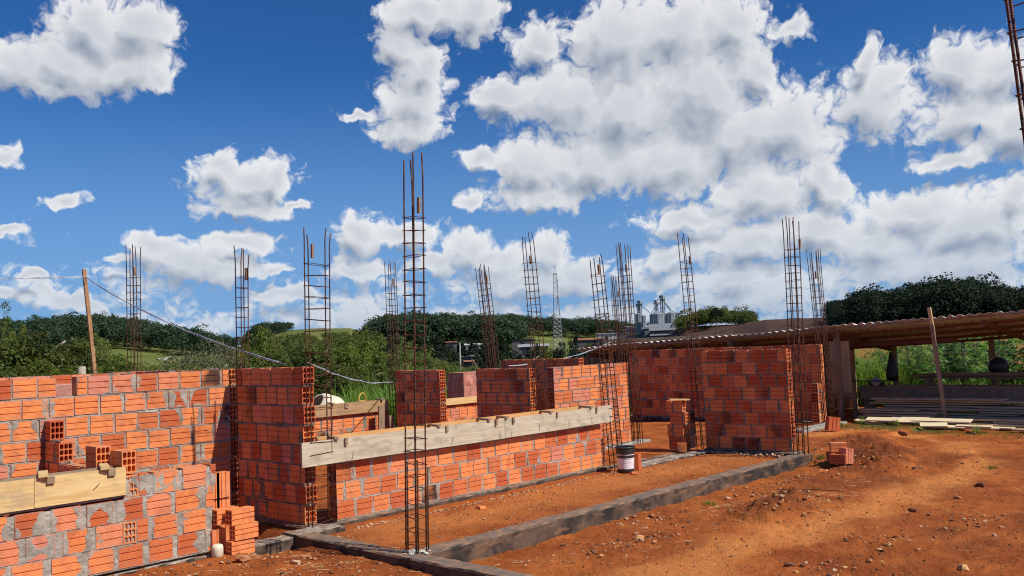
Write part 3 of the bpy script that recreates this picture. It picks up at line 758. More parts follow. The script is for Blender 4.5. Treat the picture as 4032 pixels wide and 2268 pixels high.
        co = np.stack([X, Yw, Z], -1).reshape(-1, 3); W = nx+1; base_i = len(mo.v)
        mo.v.extend(map(tuple, co.tolist()))
        J, I = np.nonzero(ok)
        for j, i in zip(J.tolist(), I.tolist()):
            a = base_i+j*W+i
            mo.f.append((a, a+1, a+1+W, a+W) if face == 0 else (a, a+W, a+W+1, a+1)); mo.uv.append(None); mo.tone.append(None)
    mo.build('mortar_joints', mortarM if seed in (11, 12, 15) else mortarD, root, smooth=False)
    return root
U = 0.0; V = -PI/2
N8 = 8
# low wall at the left (its right part under the sill, then four courses)
wall('low sunlit wall with thick grey joints and two end-on hollow bricks, nearest at the left', (1.6, 7.62, 0), U, [(0, 2.44), (0, 2.45), (0, 2.46), (1.64, 2.48)], th=.13, ch=.193, seed=11, smear=.013, res=.011, pitch=.262, blen=.216, gapj=.014, scorch=.02, headers=((1, 1.69), (3, 1.71)), holeR=False, tonebias=.0)
# tall wall behind it
wall('long sunlit eight course wall with a notch in its top, behind the low left wall', (.9, 9.35, 0), U, [(0, 4.30)]*7+[(0, 4.30)], th=.14, ch=.2025, seed=12, smear=.008, res=.014, scorch=.09, gaps=((7, 2.42, 2.62),), holeR=True)
# stepped cross wall between them
wall('stepped cross wall end with hollow brick ends facing out, between the two left walls', (3.21, 9.34, 0), V, [(0, 1.62), (0, 1.62), (0, 1.6), (0, 1.55), (0, .36), (0, .14)], th=.13, ch=.2, seed=13, holeR=True, smear=.01, res=.03)
tb = thing('hollow_brick', 'orange hollow brick standing on the low left wall beside the yellow board', 'brick', (3.36, 7.635, .79), (0, 0, PI/2), 'loose hollow bricks')
mb = MB(); brick_geo(mb, .22, .125, .19, Matrix(), (.7, 0, 0), 3, 3); mb.build('clay_block', brickM, tb)
tb = thing('hollow_brick', 'orange hollow brick on the cross wall just behind the yellow board', 'brick', (3.235, 7.86, .83), (0, 0, PI/2), 'loose hollow bricks')
mb = MB(); brick_geo(mb, .22, .125, .19, Matrix(), (.5, 0, 0), 3, 3); mb.build('clay_block', brickM, tb)
# C: short tall wall, shaded face
wall('short tall wall with shaded face at the corner by the long grey board', (5.19, 9.17, 0), V, [(0, 1.30+.02*(k % 2)) for k in range(8)], th=.14, ch=.203, seed=14, holeR=True, smear=.007, res=.014, pitch=.207, blen=.19, faces=(0,), scorch=.02)
wall('wall end of open hollow bricks between the long left wall and the short tall wall', (5.19, 12.4, 0), V, [(0, 3.04)]*8, th=.135, ch=.203, seed=31, holeR=True, smear=.008, res=.05)
# B: long low wall
wall('long low sunlit wall of four courses running under the long grey board', (5.52, 7.78, 0), U, [(0, 4.54), (0, 4.53), (0, 4.54), (0, 4.53)], th=.14, ch=.195, seed=15, holeL=True, smear=.0045, res=.012, scorch=.08)
wall('low hollow brick stub with open holes at the far end of the long low wall', (10.10, 7.84, 0), U, [(0, .14), (0, .14)], th=.15, ch=.195, seed=16, smear=.006, headers=((0, .07), (1, .07)))
# D, E: interior shaded walls
wall('shaded interior wall with dark brick gaps, the left of the two inner walls', (10.6, 12.97, 0), V, [(0, 1.22)]*7, th=.14, ch=.2, seed=17, holeR=True, smear=.006, res=.018, scorch=.10)
wall('shaded interior wall right of the red film-wrapped bricks, second of the two inner walls', (10.6, 10.82, 0), V, [(0, 1.23)]*7, th=.14, ch=.2, seed=18, holeR=True, smear=.007, res=.018, scorch=.08)
# F: sunlit orange wall
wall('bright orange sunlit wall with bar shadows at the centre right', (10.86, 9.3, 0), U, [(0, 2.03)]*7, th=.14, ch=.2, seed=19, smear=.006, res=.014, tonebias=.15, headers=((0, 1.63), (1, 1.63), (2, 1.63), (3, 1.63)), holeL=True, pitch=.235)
# G: shaded wall right
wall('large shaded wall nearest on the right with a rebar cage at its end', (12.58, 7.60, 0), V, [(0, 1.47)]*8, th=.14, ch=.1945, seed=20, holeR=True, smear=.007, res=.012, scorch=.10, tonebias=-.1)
# pillar of toothed courses left of G
wall('short toothed brick pillar with open brick ends beside the large shaded wall', (12.27, 8.12, 0), V, [(0.02, .34), (0.0, .30), (0.06, .35), (0.0, .30)], th=.14, ch=.195, seed=21, holeR=True, smear=.010, res=.02)
wall('stub of wall with a sunlit face behind the toothed pillar', (12.42, 7.82, 0), U, [(0, .20), (0, .20), (0, .21), (0, .20)], th=.14, ch=.195, seed=22, smear=.018, res=.012)
# H: far long shaded wall
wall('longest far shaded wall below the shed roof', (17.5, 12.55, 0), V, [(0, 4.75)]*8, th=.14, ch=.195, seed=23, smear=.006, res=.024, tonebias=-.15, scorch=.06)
wall('slim sunlit brick pier on the far foundation corner', (17.06, 7.70, 0), U, [(0, .26)]*4, th=.14, ch=.197, seed=24, holeL=True, smear=.014, res=.014)
# back walls
wall('low sunlit back wall with a board on top, left of the inner walls', (6.3, 13.2, 0), U, [(0, 4.3)]*4, th=.14, ch=.195, seed=25, smear=.010, res=.024)
wall('low sunlit back wall seen between the two inner walls', (11.0, 13.2, 0), U, [(0, 5.4)]*4, th=.14, ch=.18, seed=26, smear=.010, res=.024)
wall('distant wall top just showing over the tall left wall', (3.3, 11.8, 0), U, [(0, 2.3)]*8, th=.14, ch=.203, seed=27, smear=.006, res=.05)
wall('wall top showing behind the second inner wall', (12.2, 11.75, 0), V, [(0, 1.9)]*8, th=.14, ch=.188, seed=28, smear=.006, res=.05, holeR=True)

# ------------------------------------------------------------------ foundation beams
def beam(label, x0, y0, x1, y1, zt=0.0, zb=-.42, mat=None, seed=0, group='concrete foundation beams'):
    """a cast beam as a box with uneven sides and edges"""
    mb = MB(); lx = x1-x0; ly = y1-y0; alongx = lx > ly; L = max(lx, ly); W = min(lx, ly); n = max(2, int(L/.035))
    prof = [(0, zb), (0, zt-.18), (0, zt-.1), (0, zt-.05), (0, zt-.014), (.012, zt), (W*.35, zt), (W*.7, zt), (W-.012, zt), (W, zt-.014), (W, zt-.05), (W, zt-.1), (W, zt-.18), (W, zb)]
    P = np.array(prof); s = np.linspace(0, L, n+1); S, K = np.meshgrid(s, np.arange(len(P)), indexing='ij')
    w = P[K, 0]; z = P[K, 1]
    dn = (fbm(S*9+seed, K*.9, 4, seed+1)-.5); dl = fbm(S*1.1+seed, K*0, 3, seed+2)-.5
    w2 = w+np.where(K < 5, -.022*dn, np.where(K > 8, .022*dn, 0))+.018*dl; z2 = z+np.where((K >= 4) & (K <= 9), .022*dn+.008*dl, 0)
    vs = [((x0+a, y0+b, c) if alongx else (x0+b, y0+a, c)) for a, b, c in zip(S.ravel(), w2.ravel(), z2.ravel())]
    m = len(P); fs = []
    for i in range(n):
        for k in range(m-1):
            a = i*m+k; q = (a, a+1, a+m+1, a+m); fs.append(q[::-1] if alongx is False else q)
    fs.append(tuple(range(m))); fs.append(tuple(n*m+k for k in reversed(range(m))))
    mb.add(vs, fs); o = mb.build('foundation_beam', mat or concM); tag(o, label, 'concrete beam', group); return o
beam('long tarred beam edging the porch from the front rebar column to the right', 5.06, 5.84, 12.62, 6.05, seed=1)
beam('tarred beam running from the porch corner towards the viewer', 4.86, .9, 5.055, 7.50, seed=2)
beam('narrow beam under the long low wall', 5.4, 7.735, 12.3, 7.80, zt=-.006, seed=3)
beam('pale rubble covered beam end at the corner of the short tall wall', 4.88, 7.50, 5.42, 7.80, zt=-.004, seed=13, mat=tconcM)
beam('grey worn beam from the bucket to the toothed pillar', 10.5, 7.42, 12.48, 7.70, zt=-.022, seed=14, mat=tconcM)
beam('beam under the low left wall', 1.0, 7.59, 4.88, 7.80, zt=-.03, seed=4, mat=tconcM)
beam('dark beam under the short tall wall', 5.12, 7.80, 5.36, 9.5, zt=-.004, seed=15)
beam('beam under the large shaded wall', 12.5, 6.06, 12.8, 7.60, zt=-.003, seed=5, mat=tconcM)
beam('grey beam at the far right corner of the house', 15.6, 7.38, 17.62, 7.66, zt=.0, seed=6, mat=gconcM)
beam('short beam stub under the bright orange wall end', 10.7, 9.2, 13.35, 9.46, zt=-.004, seed=7, mat=gconcM)
beam('grey beam under the far long wall', 17.38, 7.67, 17.75, 12.9, zt=-.003, seed=8, mat=tconcM)
# ------------------------------------------------------------------ rebar columns
COLG = 'rebar cages standing up for the columns'
def column(label, base, top, sx, sy, nx, ny, free=.45, sp=.1127, rb=.0070, rs=.0035, zb=-.05, starters=0, block=True, seed=0, zoff=0):
    """base/top: foot and head of the cage; bars round a rectangle sx by sy"""
    R = random.Random(seed*7+3)
    b = Vector((base[0], base[1], zb)); tp = Vector(top); d = tp-b; H = d.length
    q = Vector((0, 0, 1)).rotation_difference(d.normalized()).to_euler()
    root = thing('rebar_column', label, 'rebar column', b, q, COLG)
    pos = []
    for i in range(nx):
        for j in range(ny):
            if i in (0, nx-1) or j in (0, ny-1): pos.append((-sx/2+sx*i/max(1, nx-1), -sy/2+sy*j/max(1, ny-1)))
    for k, (x, y) in enumerate(pos):
        h = H+R.uniform(-.07, .05); bow = R.uniform(-.015, .015); bw2 = R.uniform(-.015, .015)
        mb = MB(); mb.tube([(x, y, 0), (x+bow*.3, y+bw2*.3, H*.3), (x+bow*.6, y, H*.6), (x+bow, y+bw2, h-free*.5), (x+bow*2, y+bw2*2, h)], rb, 6)
        mb.build('vertical_bar', rustM, root, smooth=True)
    ex = rb+rs
    mb = MB(); c = [(-sx/2-ex, -sy/2-ex), (sx/2+ex, -sy/2-ex), (sx/2+ex, sy/2+ex), (-sx/2-ex, sy/2+ex)]
    for k in range(4):
        p, r2 = c[k], c[(k+1) % 4]; mb.tube([(p[0], p[1], 0), (r2[0], r2[1], 0)], rs, 5)
    mb.tube([(c[0][0], c[0][1], rs), (c[0][0]+.03, c[0][1]+.022, .004)], rs, 5); mb.tube([(c[0][0], c[0][1], -rs), (c[0][0]-.022, c[0][1], 0)], rs, 5)
    me = mb.mesh('stirrup', rustM)
    z = .09
    while z < H-free:
        o = link('stirrup', me, root, (R.uniform(-.002, .002), R.uniform(-.002, .002), z), (R.gauss(0, .06), R.gauss(0, .06), PI*(R.random() < .5)+R.gauss(0, .02)))
        z += sp*R.uniform(.93, 1.07)
    for k in range(starters):
        x, y = pos[k*(len(pos)-1)//max(1, starters-1)]; mb = MB(); mb.tube([(x+.013, y-.012, -.02), (x+.012, y-.010, .78+R.uniform(-.05, .03))], rb, 6); mb.build('starter_bar', rustM, root, smooth=True)
    if block:
        x, y = pos[-1] if seed % 2 else pos[0]
        mb = MB(); mb.box(x-.012, y-.02, H-free-.05, x+.012, y+.008, H-free+.09, M=Matrix.Rotation(.02, 4, 'X')); mb.build('wood_tag', timberM, root)
    return root
column('rusty four bar cage standing alone on the porch corner in the foreground', (5.06, 5.985), (5.07, 5.86, 3.47), .115, .135, 2, 2, .47, starters=4, zb=-.02, seed=1, rb=.0074, rs=.0037)
column('six bar cage with paired bars behind the long left wall, leftmost cage', (6.04, 13.75), (5.99, 13.66, 3.56), .11, .21, 2, 3, .43, seed=2)
column('slim four bar cage in the gap beside the short tall wall', (5.30, 9.25), (5.27, 9.16, 2.98), .09, .08, 2, 2, .30, seed=3)
column('wide four bar cage rising at the open end of the short tall wall', (5.305, 7.765), (5.295, 7.70, 3.04), .24, .075, 2, 2, .26, seed=4)
column('six bar cage at the left edge of the first inner wall', (10.72, 13.13), (10.65, 13.08, 3.47), .13, .17, 2, 3, .42, seed=5)
column('dense leaning cage behind the second inner wall', (12.0, 11.62), (11.8, 11.78, 3.32), .14, .19, 3, 3, .30, seed=6)
column('four bar cage leaning left between the inner wall and the bright orange wall', (10.78, 9.44), (10.56, 9.47, 3.54), .10, .20, 2, 2, .42, seed=7)
column('four bar cage in front of the bright orange wall at the end of the long board', (10.33, 7.72), (10.20, 7.82, 3.03), .22, .08, 2, 2, .24, seed=8)
column('dense cage of many bars beside the end of the bright orange wall', (13.02, 9.28), (12.86, 9.25, 3.51), .15, .17, 3, 3, .45, sp=.118, seed=9)
column('dense cage with close bars farthest back behind the orange wall', (17.5, 12.78), (17.38, 12.82, 3.4), .12, .17, 2, 4, .50, sp=.12, seed=10)
column('four bar cage leaning left over the toothed pillar', (12.68, 7.73), (12.52, 7.78, 3.47), .19, .09, 2, 2, .44, seed=11)
column('tall straight cage at the near end of the large shaded wall', (12.46, 5.94), (12.43, 5.86, 3.5), .13, .17, 2, 3, .42, sp=.115, seed=12)
column('rightmost dense cage of eight bars on the far foundation corner', (17.28, 7.60), (17.10, 7.63, 3.44), .14, .18, 3, 3, .50, sp=.125, zb=0, seed=13)
column('thick ribbed bars cut off by the top right of the photo', (5.226, .962), (5.099, 1.099, 4.1), .12, .11, 2, 2, .2, sp=.168, block=False, seed=14, rb=.0085, rs=.0040)
# white splash of cement at the foot of the front cage
mb = MB(); R = random.Random(5)
for i in range(40):
    vs, fs = rock_verts(R.uniform(.012, .035), i, .35); a = R.uniform(0, 6.28); rr = R.uniform(0, .13); mb.add([(v.x+rr*math.cos(a), v.y+rr*math.sin(a), v.z) for v in vs], fs)
o = mb.build('cement_splash', simple('cement', (.62, .60, .54), (.5, .46, .40), 12, .95, .1), loc=(5.05, 5.95, .008)); tag(o, 'white cement splash round the foot of the front rebar cage', 'cement')

# ------------------------------------------------------------------ formwork boards
def board(name, p0, L, h, t, mat, parent=None, rot=(0, 0, 0), bev=.002, wob=0.0, seed=0):
    """a board with its length along x, its height along z"""
    R = random.Random(seed); n = max(2, int(L/.25)); mb = MB(); vs = []; 
    for i in range(n+1):
        x = L*i/n; dy = wob*math.sin(i*.7+seed); dz = wob*.6*math.sin(i*.5+seed*2)
        vs += [(x, dy, dz), (x, t+dy, dz), (x, t+dy, h+dz), (x, dy, h+dz)]
    fs = []
    for i in range(n):
        for k in range(4):
            a = i*4+k; b = i*4+(k+1) % 4; fs.append((a, b, b+4, a+4))
    fs.append((3, 2, 1, 0)); fs.append((n*4, n*4+1, n*4+2, n*4+3)); fs = [f[::-1] for f in fs]
    mb.add(vs, fs); return mb.build(name, mat, parent, loc=p0, rot=rot)
F1 = thing('lintel_formwork', 'long grey board formwork over the long low wall', 'formwork', (5.06, 7.70, .61), (0, 0, 0), 'board moulds on the low walls')
board('front_board', (0, 0, 0), 2.955, .245, .025, plyGrey, F1, wob=.004); board('front_board', (2.96, -.001, .004), 2.22, .238, .025, plyGrey, F1, (0, -.002, 0), wob=.004, seed=2)
board('rear_board', (.15, .215, .03), 4.9, .235, .025, plankOrange, F1, wob=.002)
mb = MB(); mb.box(.50, .026, .0, 4.95, .214, .13); mb.build('poured_lintel', gconcM, F1)
for k, x in enumerate((.53, 1.96, 2.79, 3.10, 3.95, 4.81)):
    board('cross_stick', (x-.10, -.03, .245), .32, .022, .045, timberM, F1, (0, 0, 1.25+.1*(k % 3)), seed=k); 
    mb = MB(); mb.box(x-.012, -.022, .175, x+.022, -.001, .246); mb.build('stick_block', timberM, F1)
for k, (x, z, a) in enumerate(((.62, .06, .35), (1.40, .09, 1.3), (2.05, .06, .35), (2.86, .05, .15), (3.07, .06, .05), (3.6, .08, 0), (4.2, .07, .0), (4.70, .07, -.25))):
    mb = MB(); l = .05; mb.tube([(x-l*math.sin(a)*.6, -.006, z-l*math.cos(a)), (x+l*math.sin(a)*.8, -.012, z+l*math.cos(a))], .0022, 4); mb.build('tie_wire', rustM, F1)
F2 = thing('lintel_formwork', 'short yellow pine board formwork on the low left wall', 'formwork', (1.2, 7.60, .615), (0, 0, 0), 'board moulds on the low walls')
board('front_board', (0, 0, 0), 1.33, .235, .022, plyYel, F2, wob=.001); board('front_board', (1.334, -.001, .002), .72, .235, .022, plyYel, F2, seed=3)
board('rear_board', (0, .15, .0), 2.05, .24, .025, timberM, F2)
mb = MB(); mb.box(.02, .024, -.02, 2.03, .148, .12); mb.build('poured_lintel', gconcM, F2)
for k, x in enumerate((.20, 1.44, 1.92)):
    board('cross_stick', (x-.02, -.05, .238), .28, .026, .07, plyYel, F2, (0, 0, 1.25), seed=k)
    mb = MB(); mb.box(x-.02, -.022, .18, x+.04, -.001, .236); mb.build('stick_block', timberM, F2)
mb = MB(); mb.tube([(1.78, -.004, .08), (1.83, -.02, .13)], .0022, 4); mb.build('tie_wire', rustM, F2)
F3 = thing('lintel_formwork', 'brown board formwork on the back wall below the cement mixer drum', 'formwork', (6.7, 13.14, .655), (0, 0, 0), 'board moulds on the low walls')
board('front_board', (0, 0, 0), 3.85, .21, .025, plyBrown, F3, wob=.002); board('rear_board', (0, .2, 0), 3.85, .20, .025, plyBrown, F3)
for k, x in enumerate((.4, 2.6, 3.7)): board('cross_stick', (x, -.05, .21), .32, .022, .045, timberM, F3, (0, 0, 1.3)); 
mb = MB(); mb.box(2.85, -.02, .12, 2.92, -.001, .21); mb.build('stick_block', timberM, F3)
F4 = thing('lintel_formwork', 'short brown board on the back wall between the inner walls', 'formwork', (11.4, 13.14, .64), (0, 0, 0), 'board moulds on the low walls')
board('front_board', (0, 0, 0), 3.6, .13, .025, plyYel, F4, wob=.002); board('rear_board', (0, .2, 0), 3.6, .12, .025, plyBrown, F4)
# dark boards leaning in the corner left of the first inner wall
for i, (x, y, h, a, lb) in enumerate(((10.30, 12.98, .80, .05, 'dark wide board leaning in the shaded corner left of the first inner wall'), (10.48, 12.9, .62, -.04, 'narrow dark board leaning beside the wide one in the shaded corner'))):
    o = board('leaning_board', (x, y, -.04), h, .16-.05*i, .025, timberM, None, (0, -PI/2+a, .2)); tag(o, lb, 'board')
o = board('wood_offcut', (12.06, 7.90, .80), .34, .02, .08, plyYel, None, (0, .06, -.6)); tag(o, 'thin pale board offcut lying on top of the toothed pillar', 'board')

# ------------------------------------------------------------------ loose bricks, bucket, cap
def loose(label, loc, rot=(0, 0, 0), L=.235, T=.105, H=.135, tone=.7, ends=(2, 2), group='loose hollow bricks', sc_=0):
    o = thing('hollow_brick', label, 'brick', loc, rot, group)
    mb = MB(); brick_geo(mb, L, T, H, Matrix(), (tone, sc_, 0), ends[0], ends[1]); mb.build('clay_block', brickM, o); return o
for k, (dx, dy, r) in enumerate(((0, 0, .03), (.03, -.01, .0), (.0, -.01, .06))):
    loose(('bottom', 'middle', 'top')[k]+' brick of the right hand pile of three beside the low left wall', (4.13+dx, 7.44+dy, -.055+.140*k), (0, 0, r))
loose('top brick of the left hand pile, laid beside the three stacked bricks', (4.06, 7.565, .225), (0, 0, .12))
loose('upright brick under the left hand pile near the white cap, front one', (4.16, 7.60, -.05), (0, -PI/2, .05), tone=.6)
for k in range(3):
    for j in range(2):
        loose(('lowest', 'middle', 'upper')[k]+(' left' if j == 0 else ' right')+' brick of the upright bricks stacked against the end of the low left wall', (4.225+.108*j+.01*(k == 1), 7.84-.02*(k == 2), -.05+.238*k), (0, -PI/2, 0), tone=.85)
loose('upright brick standing beside the white bucket', (10.42, 7.36, -.045), (0, -PI/2, .35), L=.22, T=.11, H=.15, tone=.3)
loose('small orange brick on the beam at the foot of the toothed pillar', (12.12, 7.68, -.003), (0, -PI/2, .5), L=.135, T=.13, H=.14, tone=.55)
loose('tilted red brick by the far foundation corner', (16.15, 6.92, -.06), (0, -PI/2+.15, -.7), L=.26, T=.14, H=.22, tone=.15)
loose('brick lying on top of the little pile by the earth mound', (12.28, 5.40, .075), (0, 0, -1.0), L=.22, T=.12, H=.13, tone=.8, ends=(3, 3))
loose('lower left brick of the little pile by the earth mound', (12.33, 5.46, -.07), (0, 0, -.85), L=.22, T=.12, H=.14, tone=.35, ends=(3, 3))
loose('brick in shade under the little pile, open end forward', (12.16, 5.38, -.07), (0, 0, -1.5), L=.22, T=.15, H=.13, tone=.2, ends=(3, 3))
loose('broken pinkish brick leaning at the right of the little pile', (12.34, 5.12, -.08), (.1, -PI/2+.1, -.5), L=.21, T=.13, H=.14, tone=.95, ends=(3, 3))
# broken tile shards
for i, (x, y, a, lb) in enumerate(((7.0, 7.15, .3, 'flat orange brick shard on the soil below the long low wall'), (9.98, 7.18, 1.2, 'pale brick shard in front of the white bucket'), (11.9, 5.35, 2.2, 'pale wood coloured shard by the little brick pile'))):
    mb = MB(); mb.add([(-.06, -.03, 0), (.05, -.04, .0), (.07, .03, 0), (-.02, .05, 0), (-.05, -.02, .022), (.05, -.03, .03), (.06, .03, .018), (-.02, .045, .03)], [(3, 2, 1, 0), (4, 5, 6, 7), (0, 1, 5, 4), (1, 2, 6, 5), (2, 3, 7, 6), (3, 0, 4, 7)], [[(.5, .4)]*4]*6, (.6, 0, 0))
    o = mb.build('brick_shard', brickM, loc=(x, y, gh(x, y)+.004), rot=(.12, .1, a)); tag(o, lb, 'brick shard')
# bucket
def _label(t, b):
    p = obj_co(t); s = t.nodes.new('ShaderNodeSeparateXYZ'); t.links.new(p, s.inputs[0])
    th = mth(t, 'ARCTAN2', s.outputs[1], s.outputs[0])
    # the face turned to the yard, about -2.4 rad: dark torn marks and two ruled lines
    q = t.nodes.new('ShaderNodeCombineXYZ'); t.links.new(th, q.inputs[0]); t.links.new(mth(t, 'MULTIPLY', s.outputs[2], 7), q.inputs[1])
    n = noise(t, q.outputs[0], 5.5, 6, .7); band = mth(t, 'MULTIPLY', smooth(t, s.outputs[2], .185, .215), smooth(t, s.outputs[2], .275, .255))
    side = mth(t, 'MULTIPLY', smooth(t, th, -3.0, -2.85), smooth(t, th, -1.45, -1.6))
    mk = mth(t, 'MULTIPLY', mth(t, 'MULTIPLY', band, smooth(t, n.outputs[0], .50, .54)), side)
    l1 = smooth(t, mth(t, 'ABSOLUTE', mth(t, 'SUBTRACT', s.outputs[2], .185)), .0035, .0015); l2 = smooth(t, mth(t, 'ABSOLUTE', mth(t, 'SUBTRACT', s.outputs[2], .135)), .0035, .0015)
    s2 = mth(t, 'MULTIPLY', smooth(t, th, -2.9, -2.85), smooth(t, th, -1.7, -1.75))
    ln = mth(t, 'MULTIPLY', mth(t, 'MAXIMUM', l1, l2), s2)
    nn = noise(t, p, 14, 6, .65)
    c = mixc(t, mth(t, 'MULTIPLY', smooth(t, nn.outputs[0], .46, .68), .5), (.80, .78, .80), (.42, .38, .42))
    c = mixc(t, mth(t, 'MAXIMUM', mk, ln), c, (.03, .025, .03)); t.links.new(c, b.inputs['Base Color'])
bk = thing('paint_bucket', 'white bucket with black rim standing at the end of the long low wall', 'bucket', (10.06, 7.37, -.045))
mb = MB(); mb.lathe([(.112, .045), (.124, .255)], 40); mb.build('label_wall', M_('bucket_label', _label, .45, .4), bk, smooth=True)
mb = MB(); mb.lathe([(.0, .0), (.106, .0), (.110, .01), (.114, .05), (.108, .05)], 40); mb.build('base', blackM, bk, smooth=False)
mb = MB(); mb.lathe([(.124, .25), (.129, .255), (.129, .285), (.137, .29), (.137, .30), (.131, .305), (.131, .325), (.140, .330), (.140, .345), (.134, .352), (.126, .350), (.122, .20), (.10, .17), (0, .17)], 40); mb.build('rim', blackM, bk)
mb = MB(); mb.tube([(.137*math.cos(a), .137*math.sin(a), .295-.10*math.sin((a+.9)/2.6*PI)*.9) for a in np.linspace(-.9, 1.7, 14)], .003, 5); mb.build('handle', rustM, bk)
o = MB().lathe([(0, 0), (.042, 0), (.050, .012), (.051, .085), (.046, .105), (.030, .112), (.0, .113)], 24).build('plastic_cap', simple('cream_plastic', (.74, .69, .54), (.62, .54, .38), 14, .6, .3), loc=(4.04, 7.53, -.045), rot=(.06, -.05, 0), smooth=True); tag(o, 'cream white plastic cap on the ground at the end of the low left wall', 'plastic cap')
# rod and straw on the soil
o = MB().tube([(0, 0, 0), (.25, .01, .01), (.5, 0, .0)], .006, 5).build('metal_rod', rustM, loc=(9.75, 4.75, gh(9.75, 4.75)+.012), rot=(0, 0, -1.2)); tag(o, 'dark thin rod lying on the soil between the mounds', 'rod')

# ------------------------------------------------------------------ timber post with cable
post = MB().box(-.027, -.022, 0, .027, .022, 3.36).build('timber_post', poleM, loc=(5.88, 14.46, -.1), rot=(0, -.096, 0)); tag(post, 'leaning orange timber post carrying the cable behind the left wall', 'post')
st = MB().tube([(0, 0, 0), (.01, 0, .9), (-.01, .01, 1.86)], .07, 9, .055).build('wood_stump', paleBark, loc=(5.47, 14.3, -.15), smooth=True); tag(st, 'short grey wooden stump beside the leaning timber post', 'stump')
def cable(label, P, r=.0052, sag=None):
    pts = []
    for (a, b, s) in P:
        a = Vector(a); b = Vector(b)
        for k in range(18):
            t = k/17; p = a.lerp(b, t); p.z -= s*4*t*(1-t); p += Vector((rnd.gauss(0, .003), rnd.gauss(0, .003), rnd.gauss(0, .004))); pts.append(p)
    root = thing('power_cable', label, 'cable', pts[0])
    for k in (0, 1):
        mb = MB(); mb.tube([(p-pts[0])+Vector((0, 0, .006*math.sin(i*.7+k*PI))) for i, p in enumerate(pts)], r, 5); mb.build('twisted_wire', wireM, root, smooth=True)
cable('twisted pale cable slung from the left edge over the timber post', [((-1.5, 13.6, 3.05), (5.58, 14.44, 3.12), .10), ((5.58, 14.44, 3.12), (5.26, 8.3, 1.655), .13)])
cable('twisted pale cable drooping from the short tall wall to the first inner wall', [((5.30, 7.9, 1.655), (10.55, 13.0, 1.20), .10)], .005)
cable('blue white cable rising from the inner wall to the shed corner post', [((11.2, 10.6, 1.42), (19.1, 14.3, 1.80), .12)], .007)

# ------------------------------------------------------------------ cement mixer and wrapped pallets
mx = thing('cement_mixer', 'cement mixer with a pale crusted drum behind the back wall board', 'cement mixer', (11.3, 16.1, -.1))
Mt = Matrix.Translation((0, 0, .55)) @ Matrix.Rotation(-.9, 4, 'Y')
mb = MB(); mb.lathe([(.05, -.36), (.22, -.35), (.36, -.22), (.42, 0), (.42, .08), (.30, .38), (.22, .46), (.19, .44)], 32, Mt); mb.build('drum', drumM, mx, smooth=True)
mb = MB(); mb.tube([(.56, -.28, -.0), (.56, -.28, .62)], .03, 8); mb.tube([(-.4, -.28, 0), (.0, -.28, .35), (.56, -.28, .5)], .025, 8); mb.build('frame', yelM, mx)
mb = MB(); mb.tube([(.66+.14*math.cos(a), -.3+.05*math.cos(a), .78+.20*math.sin(a)) for a in np.linspace(0, 2*PI, 25)], .014, 6); mb.build('tilt_wheel', yelM, mx, smooth=True)
mb = MB(); mb.box(.58, -.32, .52, .72, -.26, .82); mb.build('motor_cover', yelM, mx)
def pallet(label, loc, rot, L, W, H, n):
    r = thing('wrapped_brick_pallet', label, 'brick pallet', loc, (0, 0, rot), 'film wrapped pallets of bricks')
    mb = MB(); R = random.Random(n); nx, nz = 18, 14
    for (f, A, B) in (('a', L, H), ('b', W, H)):
        pass
    def sheet(o, u, v, nu, nv, nrm):
        vs = [Vector(o)+Vector(u)*(i/nu)+Vector(v)*(j/nv)+Vector(nrm)*(.012*(float(vnoise(i*.6, j*.6, n))-.5) if 0 < i < nu and 0 < j < nv else 0) for j in range(nv+1) for i in range(nu+1)]
        mb.add(vs, [(j*(nu+1)+i, j*(nu+1)+i+1, (j+1)*(nu+1)+i+1, (j+1)*(nu+1)+i) for j in range(nv) for i in range(nu)])
    sheet((0, 0, 0), (L, 0, 0), (0, 0, H), nx, nz, (0, -1, 0)); sheet((0, W, 0), (0, -W, 0), (0, 0, H), nx, nz, (-1, 0, 0)); sheet((L, 0, 0), (0, W, 0), (0, 0, H), nx, nz, (1, 0, 0)); sheet((L, W, 0), (-L, 0, 0), (0, 0, H), nx, nz, (0, 1, 0)); sheet((0, 0, H), (L, 0, 0), (0, W, 0), nx, nx, (0, 0, 1))
    mb.build('wrapped_stack', wrapM, r)
    mb = MB()
    for k in range(3): mb.box(0, W*k/2.3, -.10, L, W*k/2.3+.09, -.005)
    mb.build('pallet_base', timberM, r)
pallet('film wrapped pallet of red bricks seen between the two inner walls', (14.38, 15.1, .0), .0, 1.5, .58, 1.2, 1)
pallet('film wrapped pallet seen through the notch in the long left wall', (3.7, 10.9, .35), .0, 1.0, .7, 1.155, 2)
pallet('film wrapped pallet behind the gap beside the bright orange wall', (17.3, 14.6, .1), .0, 1.2, 1.2, 1.3, 3)

